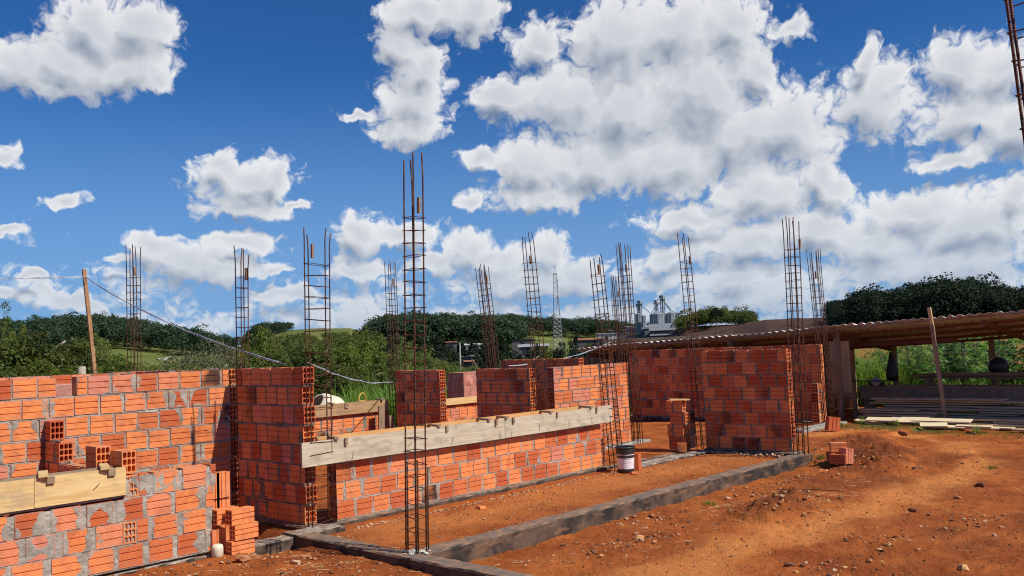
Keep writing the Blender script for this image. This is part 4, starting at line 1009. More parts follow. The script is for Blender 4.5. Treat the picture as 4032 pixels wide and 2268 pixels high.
# ------------------------------------------------------------------ open shed with corrugated roof
sh = thing('timber_shed', 'open timber shed with wavy fibre cement roof at the back right', 'shed', (18.2, 8, 0))
def zr(x, y): return 1.955-.012*(y-8)*3.2+0-(x-18.0)*.118
def shp(name, mat, p0, p1, w, h, **k):
    """a squared timber between two points"""
    a = Vector(p0); b = Vector(p1); d = b-a; L = d.length
    q = Vector((1, 0, 0)).rotation_difference(d.normalized()); M = Matrix.Translation((a-Vector((18.2, 8, 0)))) @ q.to_matrix().to_4x4()
    o = MB().box(0, -w/2, -h/2, L, w/2, h/2).build(name, mat, sh); o.matrix_local = M; return o
ny = int((14.9-1.0)/.022); mb = MB(); vs = []; fs = []
for i in range(ny+1):
    y = 1.0+i*.022
    lift = .012*math.floor((y+.3)/.92) % 2
    for x in (18.30+.05*math.sin(math.floor(y/.92)*2.1), 20.0, 22.0):
        z = zr(x, y)+.023*(.75+.25*math.sin(y*3.7))*math.sin(2*PI*y/.176)+.012*math.sin(y*1.1); vs.append((x-18.2, y-8, z)); vs.append((x-18.2, y-8, z-.010))
for i in range(ny):
    a = i*6
    for k in (0, 2): fs += [(a+k, a+k+2, a+k+8, a+k+6), (a+k+1, a+k+7, a+k+9, a+k+3)]
    fs.append((a, a+6, a+7, a+1)); fs.append((a+4, a+5, a+11, a+10))
mb.add(vs, fs); mb.build('corrugated_roof', roofM, sh, smooth=False)
for x in (19.2, 20.1, 21.0, 21.8):
    for (ya, yb) in ((1.1, 5.9), (5.7, 10.2), (10.1, 14.8)): shp('purlin', redTimber, (x, ya, zr(x, ya)-.085), (x, yb, zr(x, yb)-.070), .05, .06)
for (ya, yb) in ((1.1, 5.9), (5.7, 10.2), (10.1, 14.8)): shp('fascia_board', timberM, (18.36, ya, zr(18.36, ya)-.050), (18.36, yb, zr(18.36, yb)-.052), .03, .045)
for y in (2.2, 4.95, 7.9, 10.3, 12.4, 14.5): shp('rafter', redTimber, (18.4, y, zr(18.4, y)-.17), (21.9, y, zr(21.9, y)-.17), .05, .11)
for (x, y) in ((18.2, 7.86), (18.2, 10.4), (18.3, 2.3)): shp('post', timberM, (x+.3, y, -.2), (x+.3, y, zr(x, y)-.12), .10, .10)
shp('post', timberM, (18.15, 5.66, -.2), (18.15, 5.80, 1.86), .07, .07); shp('post_top', plyYel, (18.15, 5.80, 1.86), (18.15, 5.83, 2.20), .06, .06)
for (x, y) in ((21.6, 7.8), (21.6, 5.68), (21.6, 10.4), (21.6, 2.6)): shp('post', timberM, (x, y, -.3), (x, y, zr(x, y)-.12), .10, .10)
shp('rail', redTimber, (19.9, 8.7, 1.49), (20.0, 5.9, 1.53), .05, .09)
for y in (7.75, 5.2): shp('brace', plyYel, (21.7, y, 1.53+.03*(8-y)), (22.25, y-.02, 1.44+.03*(8-y)), .04, .10)
shp('header_board', timberM, (19.15, 8.6, 1.80), (19.15, 14.6, 1.80), .03, .13)
for y in (13.50, 12.42): shp('frame_post', plyBrown, (19.12, y, .3), (19.12, y, 1.76), .04, .12)
shp('frame_board', plyBrown, (19.10, 12.35, 1.70), (19.10, 14.5, 1.70), .03, .10)
# plank walls of the closed left half
for k in range(31):
    y = 8.95+k*.195; shp('wall_plank', timberM if k % 3 else greyLumber, (21.85, y, -.2), (21.85, y, zr(21.85, y)-.06), .19, .02)
for k in range(9): shp('wall_plank', greyLumber if k % 2 else timberM, (18.95+k*.105*3.2*.9, 14.62, 0), (18.95+k*.105*3.2*.9, 14.62, 1.7), .30, .02)
for k in range(5): shp('partition_plank', greyLumber, (19.0, 8.20-k*.088, .46), (19.0, 8.20-k*.088, 1.60), .084, .02)
shp('partition_rail', timberM, (18.97, 8.3, .40), (18.97, 7.7, .42), .05, .10)
shp('partition_leg', timberM, (18.97, 7.75, -.1), (18.97, 7.75, .40), .08, .08)
cp = thing('corner_post', 'pale orange post with a slanted scrap nailed to it at the shed corner', 'post', (19.2, 14.38, -.2))
MB().box(-.05, -.05, 0, .05, .05, 2.02).build('upright', plyYel, cp); MB().box(-.03, -.02, 0, .03, .02, .42, M=Matrix.Translation((-.06, -.08, 1.64)) @ Matrix.Rotation(.45, 4, 'X')).build('scrap', plyYel, cp)
o = MB().box(0, 0, 0, .03, .75, .62).build('plywood_panel', plyBrown, loc=(19.35, 14.47, 1.06)); tag(o, 'brown plywood panel left of the shed corner post', 'panel')
# work bench
wb = thing('work_bench', 'long low work bench of boards under the shed', 'work bench', (19.4, 7.8, 0))
MB().box(0, -4.2, .31, .04, 0, .555).build('apron_board', timberM, wb); MB().box(-.02, -4.2, .557, .62, .02, .59).build('top', timberM, wb)
for y in (-.1, -2.1, -4.0): MB().box(.06, y-.05, -.15, .5, y+.05, .30).build('leg', timberM, wb)
sw = thing('circular_saw', 'dark bench saw with pale disc on the bench under the shed', 'saw', (19.5, 7.45, .595))
MB().box(-.06, -.12, 0, .1, .12, .10).build('body', blackM, sw); MB().lathe([(0, -.004), (.10, -.004), (.10, .004), (0, .004)], 24, Matrix.Translation((-.07, 0, .10)) @ Matrix.Rotation(PI/2, 4, 'Y')).build('disc', simple('steel', (.42, .42, .43), (.3, .3, .3), 5, .4, .5), sw)
# dark cloth covered shapes hanging on the back posts
for i, (x, y, z0, pr, lb) in enumerate(((21.0, 7.66, .62, [(0, 0), (.12, 0), (.14, .12), (.12, .28), (.075, .48), (.03, .66), (.0, .68)], 'black pointed bundle hanging by the back left shed post'), (21.1, 5.45, .72, [(.0, 0), (.13, .0), (.19, .10), (.21, .22), (.17, .33), (.10, .38), (0, .41)], 'black rounded bundle hanging by the back right shed post'))):
    o = MB().lathe(pr, 14).build('dark_bundle', blackM, loc=(x, y, z0), smooth=True); tag(o, lb, 'bundle')
# upper rack of long boards
R = random.Random(9)
def lumber(lb, x, y, z, L, w, t, mat, rz=0.0, group='boards stacked under the shed', tilt=0.0, name='wooden_board'):
    o = MB().box(0, 0, 0, L, w, t).build(name, mat, loc=(x, y, z), rot=(0, tilt, -PI/2+rz)); tag(o, lb, 'board', group); return o
for k in range(9): lumber('long dark board on the upper rack under the shed', 20.1+R.uniform(-.1, .2), 7.0-R.uniform(0, .5), .72+.022*(k//2)+.0, R.uniform(2.2, 3.2), .18, .02, timberM, R.uniform(-.02, .02), 'long boards on the upper rack')
for y in (6.9, 4.4): o = MB().box(-.05, -.04, 0, .3, .04, .29).build('rack_block', timberM, loc=(20.1, y-.3, .59-.165+.0)); tag(o, 'dark block carrying the upper boards, %s' % ('left one' if y > 6 else 'right one'), 'block')
o = MB().box(0, 0, 0, .03, 1.5, .025).build('thin_bar', blackM, loc=(19.3, 7.1, .70)); tag(o, 'thin dark bar stretched left of the upper boards', 'bar')
# lower stacks
ORD = ['lowest', 'second from the ground', 'third from the ground', 'fourth from the ground', 'fifth from the ground', 'sixth from the ground', 'seventh from the ground', 'eighth from the ground', 'ninth from the ground', 'tenth from the ground', 'eleventh from the ground', 'twelfth from the ground', 'thirteenth from the ground', 'second from the top', 'topmost']
for k in range(10):
    lumber(ORD[k]+' board in the tall rear stack under the shed', 18.62+R.uniform(-.11, .11), 7.35-R.uniform(0, .35), -.06+.047*k, R.uniform(2.2, 2.95), .34, .033, greyLumber, R.uniform(-.03, .02))
    if k % 2 == 0: lumber(ORD[k]+' board in the short stack right of the tall one', 18.60+R.uniform(-.09, .09), 5.45-R.uniform(0, .5), -.06+.047*k+.001, R.uniform(.8, 1.3), .30, .033, greyLumber, R.uniform(-.04, .04))
for k in range(6):
    lumber(ORD[k]+' board in the lower front stack at the left', 18.15+R.uniform(-.09, .09), 7.45-R.uniform(0, .22), -.07+.047*k, R.uniform(1.1, 1.75), .30, .033, greyLumber, R.uniform(-.04, .02))
for k in range(4):
    lumber(ORD[k]+' board in the low stack at the right end', 17.85+R.uniform(-.08, .08), 5.25-R.uniform(0, .5), -.08+.042*k, R.uniform(1.4, 2.2), .28, .033, greyLumber, R.uniform(-.05, .03))
o = lumber('thin weathered board at the far right of the yard edge', 17.35, 4.35, -.07, 1.8, .2, .03, greyLumber, .03)
for i, (x, y, L, w, rz, tl, lb) in enumerate(((17.95, 7.25, .55, .09, -.25, .10, 'pale fresh board slanting down at the left end of the lumber'), (17.75, 6.95, .55, .16, .05, .0, 'pale fresh board lying flat below the slanting one'), (17.9, 6.55, .62, .20, .05, .0, 'pale fresh board at the foot of the rear stack'),
        (17.95, 6.15, .95, .18, -.02, .0, 'long pale board at the foot of the stacks'), (18.05, 5.65, 1.15, .26, -.05, .01, 'widest pale fresh board lying on the lower boards'), (17.55, 5.85, .42, .14, .35, .0, 'pale yellow board end nearest the grass'), (17.75, 5.60, .45, .13, .1, .02, 'short pale board beside the yellow board end'), (17.6, 5.25, .55, .07, -.05, 0, 'thin pale stick right of the short pale boards'), (17.6, 5.1, .5, .07, .12, .0, 'small pale lath end near the grass tuft'))):
    o = lumber(lb, x-.30, y, gh(x, y)+.05+.022*(i % 2), L*1.1, w*1.25, .024, paleLumber, rz, 'pale fresh boards on the ground', tl); o.rotation_euler = (.16+.07*(i % 3), tl, -PI/2+rz)
o = MB().tube([(0, 0, 0), (0, -.75, 0)], .04, 12).build('white_pipe', whiteM, loc=(19.0, 4.95, .22)); tag(o, 'white plastic pipe lying right of the lumber stacks', 'pipe')
# ------------------------------------------------------------------ vegetation meshes
def quads_mesh(name, V4, tone, mat, extra=None):
    """V4: (n,4,3) quads, tone: (n,3)"""
    n = len(V4); me = bpy.data.meshes.new(name); me.vertices.add(n*4); me.vertices.foreach_set('co', V4.reshape(-1).astype(np.float32))
    me.loops.add(n*4); me.loops.foreach_set('vertex_index', np.arange(n*4, dtype=np.int32)); me.polygons.add(n); me.polygons.foreach_set('loop_start', np.arange(n, dtype=np.int32)*4)
    me.update(calc_edges=True)
    a = me.attributes.new('tone', 'FLOAT_COLOR', 'FACE'); a.data.foreach_set('color', np.hstack([tone, np.ones((n, 1))]).astype(np.float32).ravel())
    me.materials.append(mat); return me
def unit(v): return v/np.maximum(1e-9, np.linalg.norm(v, axis=-1, keepdims=True))
def leaf_quads(C_, Nn, size, R, asp=.55):
    n = len(C_); t = unit(np.cross(Nn, R.normal(size=(n, 3)))); b = np.cross(Nn, t)
    s = size[:, None]; droop = R.uniform(.0, .25, (n, 1))*s
    return np.stack([C_-t*s, C_-b*s*asp-Nn*droop*.3, C_+t*s-Nn*droop, C_+b*s*asp-Nn*droop*.3], 1)
def crown_arrays(seed, nclump=70, per=100, leaf=.045, cr=(.16, .30), shape=1.0, inner=.45, asp=.55, flat=1.0):
    R = np.random.default_rng(seed)
    d = unit(R.normal(size=(nclump, 3))); d[:, 2] = np.where(d[:, 2] < -.55, -d[:, 2], d[:, 2])
    lob = 1+.22*np.sin(d[:, 0]*3+seed)+.16*np.sin(d[:, 1]*4+seed*2)
    rr = R.uniform(inner, .86, nclump)*lob; c = d*rr[:, None]; c[:, 2] *= flat
    ra = R.uniform(cr[0], cr[1], nclump)
    k = np.repeat(np.arange(nclump), per); n = len(k)
    dd = unit(R.normal(size=(n, 3))+np.array([0, 0, .35])+d[k]*.5)
    pos = c[k]+dd*(ra[k]*R.uniform(.55, 1.08, n)**.7)[:, None]*np.array([1, 1, .75])
    nn = unit(dd*.7+np.array([0, 0, .6])+R.normal(size=(n, 3))*.45)
    V4 = leaf_quads(pos, nn, leaf*R.uniform(.6, 1.25, n), R, asp)
    tone = np.stack([np.clip(R.random(nclump)[k]*.6+R.random(n)*.45, 0, 1), R.random(n), R.random(n)], 1)
    return V4, tone
TR = {}
def variants(kind, mat, n, **kw):
    TR[kind] = [quads_mesh('crown', *crown_arrays(100+len(TR)*10+i, **kw), mat) for i in range(n)]
variants('dark', leafDark, 3, nclump=85, per=95, leaf=.042)
variants('mid', leafMid, 3, nclump=85, per=90, leaf=.045)
variants('olive', leafOlive, 3, nclump=95, per=80, leaf=.038, asp=.4)
variants('grey', leafGrey, 2, nclump=60, per=40, leaf=.035, inner=.3)
variants('open', leafMid, 1, nclump=26, per=90, leaf=.04, cr=(.14, .26), inner=.3)
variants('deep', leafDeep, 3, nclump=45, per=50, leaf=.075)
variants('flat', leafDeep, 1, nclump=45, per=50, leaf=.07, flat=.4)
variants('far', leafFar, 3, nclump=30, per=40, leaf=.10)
def trunk_mesh(seed, pale=False, bare=False):
    R = random.Random(seed); mb = MB(); mb.tube([(0, 0, 0), (.03, .02, .3), (R.uniform(-.06, .06), R.uniform(-.06, .06), .6), (R.uniform(-.1, .1), R.uniform(-.1, .1), .92)], .045, 7, .014)
    for k in range(9 if bare else 6):
        a = R.uniform(0, 6.28); z = R.uniform(.28, .75); l = R.uniform(.22, .42); mb.tube([(0, 0, z), (l*.5*math.cos(a), l*.5*math.sin(a), z+.12), (l*math.cos(a+.3), l*math.sin(a+.3), z+.24)], .02, 5, .006)
    return mb.mesh('trunk', paleBark if pale else barkM, True)
TK = [trunk_mesh(1), trunk_mesh(2), trunk_mesh(3, True, True)]
def Abr(px): return math.degrees(math.atan((px-2016)/3474))   # surveyed bearing of a landmark
def zat(px, y, d): return 1.72+((1454-.04*px)-y)/3474*d*math.cos(rad(Abr(px)))
trn = [0]
def tree(px, ytop, d, wpx, kind, label, group, asp=.9, name='tree', zlow=None, cat='tree'):
    trn[0] += 1; i = trn[0]; R = random.Random(i*13)
    p = at(Abr(px), d); g = gh(p.x, p.y); top = zat(px, ytop, d); W = wpx/3474*d
    H = max(top-g, 1.0); hc = min(max(W*asp, H*.55), H*.98)
    root = thing(name, label, cat, (p.x, p.y, g-.1), (0, 0, R.uniform(0, 6.28)), group)
    me = TR[kind][i % len(TR[kind])]
    c = link('crown', me, root, (0, 0, H-hc*.5)); c.scale = (W*.5, W*.5, hc*.52); c.rotation_euler = (0, 0, 0)
    t = link('trunk', TK[2 if kind in ('grey', 'open') else i % 2], root); s = H*.8; t.scale = (s, s, H-hc*.25)
    return root
GR = 'trees and tall shrubs behind the house'
Lk = {'dark': 'dark green', 'mid': 'mid green', 'olive': 'olive green', 'grey': 'greyish thin', 'deep': 'very dark', 'flat': 'flat topped dark', 'open': 'sparse tall'}
NEAR = [(40, 1322, 34, 330, 'dark', 'broad dark tree at the left edge of the photo'), (185, 1316, 34, 330, 'dark', 'broad dark tree second from the left edge, tallest of the dark mass'), (60, 1420, 27, 330, 'dark', 'dark leafy bush low at the left edge above the wall'),
        (230, 1395, 26, 260, 'mid', 'bright mid green bush left of the timber post'), (330, 1465, 21, 150, 'mid', 'yellow green bush just above the wall left of the stump'), (48, 1188, 42, 150, 'open', 'tall sparse tree rising at the left edge'),
        (300, 1335, 46, 220, 'olive', 'olive tree left of the timber post'), (400, 1322, 50, 200, 'olive', 'olive tree behind the timber post'), (460, 1395, 36, 230, 'mid', 'mid green tree right of the timber post'),
        (560, 1425, 38, 220, 'olive', 'low olive shrub behind the leftmost rebar cage'), (480, 1450, 30, 180, 'dark', 'dark shrub right of the stump'), (640, 1440, 34, 260, 'mid', 'mid green shrub behind the long left wall'),
        (700, 1345, 45, 230, 'grey', 'greyish half bare tree left of the slim rebar cage'), (790, 1320, 43, 240, 'grey', 'greyish half bare tree with pale branches'), (880, 1300, 46, 220, 'grey', 'tallest greyish half bare tree'), (780, 1400, 38, 300, 'grey', 'low greyish thicket in front of the pale branched tree'),
        (830, 1440, 33, 320, 'olive', 'olive scrub above the wall corner'), (1000, 1295, 50, 170, 'mid', 'mid green tree right of the slim rebar cage'), (1060, 1310, 50, 150, 'olive', 'olive tree left of the wide rebar cage'), (1010, 1375, 38, 240, 'olive', 'olive bush behind the short tall wall'),
        (1130, 1360, 38, 230, 'dark', 'dark tree behind the wide rebar cage'), (1230, 1345, 35, 230, 'dark', 'dark tree right of the wide rebar cage'), (1340, 1328, 36, 250, 'mid', 'feathery mid green tree behind the mixer'), (1440, 1335, 38, 210, 'mid', 'mid green tree behind the first inner wall cage'),
        (1300, 1420, 28, 360, 'dark', 'dark dense bush above the mixer drum'), (1430, 1440, 26, 280, 'dark', 'dark dense bush above the tall grass'), (1560, 1352, 42, 190, 'olive', 'olive tree right of the front cage top'), (1640, 1368, 36, 270, 'olive', 'rounded olive tree in front of the town'),
        (1740, 1410, 32, 260, 'olive', 'low olive bush sloping down behind the first inner wall'), (1590, 1440, 28, 320, 'olive', 'broad olive bush just over the first inner wall'),
        (1100, 1450, 27, 260, 'dark', 'dark shrub behind the short tall wall'), (950, 1440, 30, 240, 'mid', 'mid green shrub behind the wall corner')]
for (px, y, d, w, k, lb) in NEAR: tree(px, y, d, w, k, lb, GR)
for i, (px, y, w) in enumerate(((1990, 1412, 75), (2045, 1402, 90), (2112, 1396, 95), (2165, 1392, 80), (2215, 1388, 90), (2240, 1412, 80), (1950, 1430, 80), (2280, 1425, 90))):
    tree(px, y, 62, w, 'mid', 'small sunlit round tree in the row behind the two inner walls', 'row of small sunlit trees')
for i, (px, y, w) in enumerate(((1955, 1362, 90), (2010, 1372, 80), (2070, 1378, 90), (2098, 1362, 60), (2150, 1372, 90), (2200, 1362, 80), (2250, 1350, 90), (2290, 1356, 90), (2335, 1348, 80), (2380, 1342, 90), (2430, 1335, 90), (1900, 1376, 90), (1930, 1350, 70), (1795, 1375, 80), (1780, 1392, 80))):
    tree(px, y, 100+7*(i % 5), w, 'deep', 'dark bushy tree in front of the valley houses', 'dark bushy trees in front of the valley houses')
R = random.Random(77)
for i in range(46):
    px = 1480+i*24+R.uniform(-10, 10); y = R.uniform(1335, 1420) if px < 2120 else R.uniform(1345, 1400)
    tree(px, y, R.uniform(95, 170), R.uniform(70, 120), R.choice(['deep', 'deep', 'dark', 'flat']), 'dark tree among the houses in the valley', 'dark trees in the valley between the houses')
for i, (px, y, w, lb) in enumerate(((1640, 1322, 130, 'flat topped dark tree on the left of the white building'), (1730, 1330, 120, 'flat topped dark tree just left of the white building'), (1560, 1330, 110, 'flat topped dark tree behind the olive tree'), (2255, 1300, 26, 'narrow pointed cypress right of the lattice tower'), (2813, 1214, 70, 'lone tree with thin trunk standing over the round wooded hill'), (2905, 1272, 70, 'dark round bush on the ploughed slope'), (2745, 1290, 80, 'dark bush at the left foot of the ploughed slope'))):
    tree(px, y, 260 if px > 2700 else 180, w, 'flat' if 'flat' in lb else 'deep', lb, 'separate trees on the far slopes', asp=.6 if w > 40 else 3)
# ---- far woods, one mass each
def wood(name, label, spots, mat, seed, leaf=.095, nclump=15, per=24, ):
    """spots: (x, y, ground, radius, height)"""
    base = [crown_arrays(seed+i, nclump=nclump, per=per, leaf=leaf, cr=(.3, .5)) for i in range(4)]; VV = []; TT = []
    R = random.Random(seed)
    for (x, y, z, r, h) in spots:
        V4, T = base[R.randrange(4)]; a = R.uniform(0, 6.28); ca, sa = math.cos(a), math.sin(a)
        X = V4[..., 0]*ca-V4[..., 1]*sa; Y = V4[..., 0]*sa+V4[..., 1]*ca
        VV.append(np.stack([X*r+x, Y*r+y, V4[..., 2]*h*.5+z+h*.55], -1)); T2 = T.copy(); T2[:, 0] = np.clip(T2[:, 0]*.6+R.random()*.5, 0, 1); TT.append(T2)
    o = link(name, quads_mesh(name, np.concatenate(VV), np.concatenate(TT), mat)); return tag(o, label, 'woodland', kind='stuff')
def ridge_spots(a0, a1, top, n, d0, d1, h=(7, 12), seed=1):
    """tree tops follow the ridge line given as (bearing, elevation of the tree tops)"""
    R = random.Random(seed); S = []
    ta = [t[0] for t in top]; te = [t[1] for t in top]
    for i in range(n):
        a = R.uniform(a0, a1); k = R.random(); d = d0+(d1-d0)*k; hh = R.uniform(*h); p = at(a, d); g = gh(p.x, p.y)
        lim = 1.72+math.tan(rad(float(np.interp(a, ta, te))))*d
        hh = min(hh, max(4.0, lim-g+R.uniform(-3.0, 1.2)+(2.2 if R.random() < .04 else 0))); S.append((p.x, p.y, g-.5, hh*R.uniform(.40, .58), hh))
    return S
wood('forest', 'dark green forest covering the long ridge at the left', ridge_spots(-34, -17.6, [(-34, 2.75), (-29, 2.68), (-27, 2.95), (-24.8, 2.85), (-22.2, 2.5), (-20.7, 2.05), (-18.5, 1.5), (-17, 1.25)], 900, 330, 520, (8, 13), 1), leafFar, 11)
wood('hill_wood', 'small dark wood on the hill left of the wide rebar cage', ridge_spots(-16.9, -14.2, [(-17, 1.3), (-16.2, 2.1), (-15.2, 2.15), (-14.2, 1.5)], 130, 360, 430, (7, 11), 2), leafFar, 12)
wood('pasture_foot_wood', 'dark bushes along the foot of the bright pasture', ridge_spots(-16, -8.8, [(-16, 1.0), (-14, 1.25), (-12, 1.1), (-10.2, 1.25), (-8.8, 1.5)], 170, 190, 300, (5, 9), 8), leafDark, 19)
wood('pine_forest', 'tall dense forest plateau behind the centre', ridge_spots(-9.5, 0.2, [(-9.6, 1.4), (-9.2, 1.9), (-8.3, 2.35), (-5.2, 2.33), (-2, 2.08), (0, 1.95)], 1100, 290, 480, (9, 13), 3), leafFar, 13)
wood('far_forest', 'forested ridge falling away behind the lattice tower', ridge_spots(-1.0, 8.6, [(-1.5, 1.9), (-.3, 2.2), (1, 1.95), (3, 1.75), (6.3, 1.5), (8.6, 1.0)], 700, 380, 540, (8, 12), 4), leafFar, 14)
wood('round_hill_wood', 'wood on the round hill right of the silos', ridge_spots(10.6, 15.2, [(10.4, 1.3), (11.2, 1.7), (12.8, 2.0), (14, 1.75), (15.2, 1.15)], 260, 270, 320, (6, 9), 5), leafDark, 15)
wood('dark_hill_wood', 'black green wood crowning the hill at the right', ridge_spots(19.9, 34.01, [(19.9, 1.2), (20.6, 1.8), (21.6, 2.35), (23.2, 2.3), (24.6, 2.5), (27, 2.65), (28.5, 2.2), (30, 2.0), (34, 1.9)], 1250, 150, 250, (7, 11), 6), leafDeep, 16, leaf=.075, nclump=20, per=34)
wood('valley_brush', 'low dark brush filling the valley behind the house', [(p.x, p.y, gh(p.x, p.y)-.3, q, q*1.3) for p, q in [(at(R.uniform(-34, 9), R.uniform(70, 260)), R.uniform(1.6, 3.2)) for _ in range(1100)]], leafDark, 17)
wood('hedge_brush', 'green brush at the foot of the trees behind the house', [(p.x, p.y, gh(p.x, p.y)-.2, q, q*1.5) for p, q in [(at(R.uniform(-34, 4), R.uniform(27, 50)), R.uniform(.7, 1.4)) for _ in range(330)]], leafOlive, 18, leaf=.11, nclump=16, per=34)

# ---- blades of grass
def blades(n, pos, h, w, seed, bend=.5, seg=4, mat=None):
    R = np.random.default_rng(seed); a = R.uniform(0, 2*np.pi, n); hh = h*R.uniform(.5, 1.1, n); lean = bend*R.uniform(.15, 1.0, n); ww = w*R.uniform(.6, 1.2, n)
    dx, dy = np.cos(a), np.sin(a); V4 = []; 
    def pt(t):
        out = hh*lean*t**2; z = hh*(t-.45*lean*t**3*1.2); return np.stack([pos[:, 0]+dx*out, pos[:, 1]+dy*out, pos[:, 2]+z], 1)
    sd = np.stack([-dy, dx, np.zeros(n)], 1)
    tn = np.stack([R.random(n), R.random(n), R.random(n)], 1); TT = []
    for k in range(seg):
        t0, t1 = k/seg, (k+1)/seg; w0 = (ww*(1-t0)**.7)[:, None]; w1 = (ww*max(.04, (1-t1))**.7)[:, None]; p0, p1 = pt(t0), pt(t1)
        V4.append(np.stack([p0-sd*w0, p0+sd*w0, p1+sd*w1, p1-sd*w1], 1)); TT.append(tn)
    return np.concatenate(V4), np.concatenate(TT)
def grass_patch(name, label, pts, h, w, mat, seed, bend=.5, per=1, spread=.1, kind='stuff', cat='grass'):
    R = np.random.default_rng(seed); P = np.repeat(np.array(pts), per, 0); P = P+np.concatenate([R.normal(size=(len(P), 2))*spread, np.zeros((len(P), 1))], 1)
    V4, T = blades(len(P), P, h, w, seed, bend); o = link(name, quads_mesh(name, V4, T, mat)); return tag(o, label, cat, kind=kind)
def ring(n, a0, a1, d0, d1, seed):
    R = random.Random(seed); o = []
    for _ in range(n):
        p = at(R.uniform(a0, a1), R.uniform(d0, d1)); o.append((p.x, p.y, gh(p.x, p.y)-.02))
    return o
grass_patch('tall_grass', 'tall bright cane grass behind the back wall beside the first inner wall', ring(110, -11.6, -6.0, 20.5, 24, 3), 1.5, .016, leafBright, 4, .75, per=13, spread=.18)
grass_patch('tall_grass', 'tufts of cane grass showing over the wrapped pallet', ring(26, -4.6, -2.2, 22, 25, 5), 1.75, .016, leafBright, 5, .8, per=9, spread=.15)
grass_patch('tall_grass', 'tall grass growing behind the left end of the lumber', [(x, y, -.15) for x, y in [(R.uniform(22.6, 25), R.uniform(7.9, 10.2)) for _ in range(230)]], 1.45, .014, leafBright, 6, .55, per=14, spread=.12)
grass_patch('tall_grass', 'grass under the work bench behind the lumber stacks', [(x, y, -.15) for x, y in [(R.uniform(22.2, 23.4), R.uniform(3.0, 8)) for _ in range(260)]], .85, .012, leafBright, 7, .7, per=10, spread=.12)
grass_patch('short_grass', 'sparse short grass in front of the lumber', [(x, y, gh(x, y)) for x, y in [(R.gauss(17.0, .33), R.uniform(3.2, 7.3)) for _ in range(950)]], .045, .003, leafOlive, 8, .9, per=5, spread=.035)
for i, (x, y, h, lb) in enumerate(((17.55, 7.05, .20, 'green grass tuft at the left end of the lumber'), (17.4, 6.35, .20, 'green grass tuft by the pale boards'), (17.1, 4.85, .22, 'spreading grass tuft right of the pale boards'), (17.2, 7.35, .12, 'small grass tuft near the far foundation'), (14.0, 3.1, .10, 'flat green weed tuft at the right edge of the yard'), (13.2, 3.6, .06, 'small weed beside the flat green tuft'), (9.05, 5.45, .09, 'small pale tuft near the beam'), (12.6, 5.72, .13, 'thin tuft behind the little brick pile'), (17.0, 3.9, .12, 'low grass tuft at the right end of the yard'))):
    Rg = np.random.default_rng(i); n = 46; P = np.zeros((n, 3)); P[:, :2] = Rg.normal(size=(n, 2))*.045; V4, T = blades(n, P, h, .005, i, .9); o = link('grass_tuft', quads_mesh('grass_tuft', V4, T, leafMid if i % 2 else leafBright), None, (x, y, gh(x, y)-.005)); tag(o, lb, 'grass tuft', 'grass tufts on the yard')
# straw lying on the soil
pts = []
for (cx, cy, s, n) in ((10.7, 4.55, .45, 40), (9.6, 4.25, .35, 26), (7.1, 4.85, .25, 14), (5.3, 5.55, .3, 10), (4.5, 6.4, .4, 26), (4.2, 7.0, .3, 14), (8.8, 5.2, .3, 16)):
    for _ in range(n): pts.append((rnd.gauss(cx, s), min(rnd.gauss(cy, s*.35), 5.75) if cx > 5 else rnd.gauss(cy, s*.35), rnd.uniform(0, 6.28), rnd.uniform(.04, .19)))
mb = MB()
for (x, y, a, l) in pts:
    z = gh(x, y)+.007; mb.tube([(x, y, z), (x+l*.5*math.cos(a), y+l*.5*math.sin(a), z+rnd.uniform(0, .012)), (x+l*math.cos(a+.15), y+l*math.sin(a+.15), gh(x+l*math.cos(a), y+l*math.sin(a))+.006)], .0016, 3, cap=False)
o = mb.build('straw', strawM); tag(o, 'dry straw stalks scattered over the red soil', 'straw', kind='stuff')

# ---- big leaved plants behind the shed
def star_plant(seed, H=2.0, n=60, leafr=.17):
    R = np.random.default_rng(seed); V = []; T = []
    mb = MB(); stems = []
    for s in range(4):
        a = R.uniform(0, 6.28); l = R.uniform(.05, .30); top = (l*math.cos(a)*1.6, l*math.sin(a)*1.6, H*R.uniform(.75, 1.0)); stems.append(top); mb.tube([(0, 0, 0), (top[0]*.4, top[1]*.4, top[2]*.5), top], .018, 5, .008)
    for k in range(n):
        s = stems[R.integers(4)]; t = R.uniform(.30, 1.0); base = np.array([s[0]*t, s[1]*t, s[2]*t]); a = R.uniform(0, 6.28); pl = R.uniform(.12, .40)
        c = base+np.array([math.cos(a)*pl, math.sin(a)*pl, R.uniform(-.02, .16)]); nn = unit(np.array([math.cos(a)*.55, math.sin(a)*.55, .8])+R.normal(size=3)*.25)
        u = unit(np.cross(nn, np.array([-math.sin(a), math.cos(a), 0]))); w = np.cross(nn, u); r = leafr*R.uniform(.6, 1.15); tn = (R.random(), R.random(), 0)
        mb.tube([tuple(base), tuple(c)], .004, 3, cap=False)
        for q in range(6):
            th = (q-2.5)*.80; d = u*math.cos(th)+w*math.sin(th); e = np.cross(nn, d); L = r*(1-.09*abs(q-2.5)); tip = c+d*L-nn*L*.28
            V.append([c, c+d*L*.5-e*L*.15, tip, c+d*L*.5+e*L*.15]); T.append(tn)
    return mb.mesh('stems', barkM), quads_mesh('leaves', np.array(V), np.array(T, float), leafPlant)
SP = [star_plant(i, 2.0, 70) for i in range(4)]
sp0 = []
for k, (sm, lm) in enumerate(SP):
    r = thing('leafy_plant', 'bushy plant with star shaped leaves growing behind the shed', 'plant', (24, 6, -.3), group='star leaved plants behind the shed'); link('stems', sm, r); link('leaves', lm, r); sp0.append(r)
R = random.Random(31); first = [True]*4
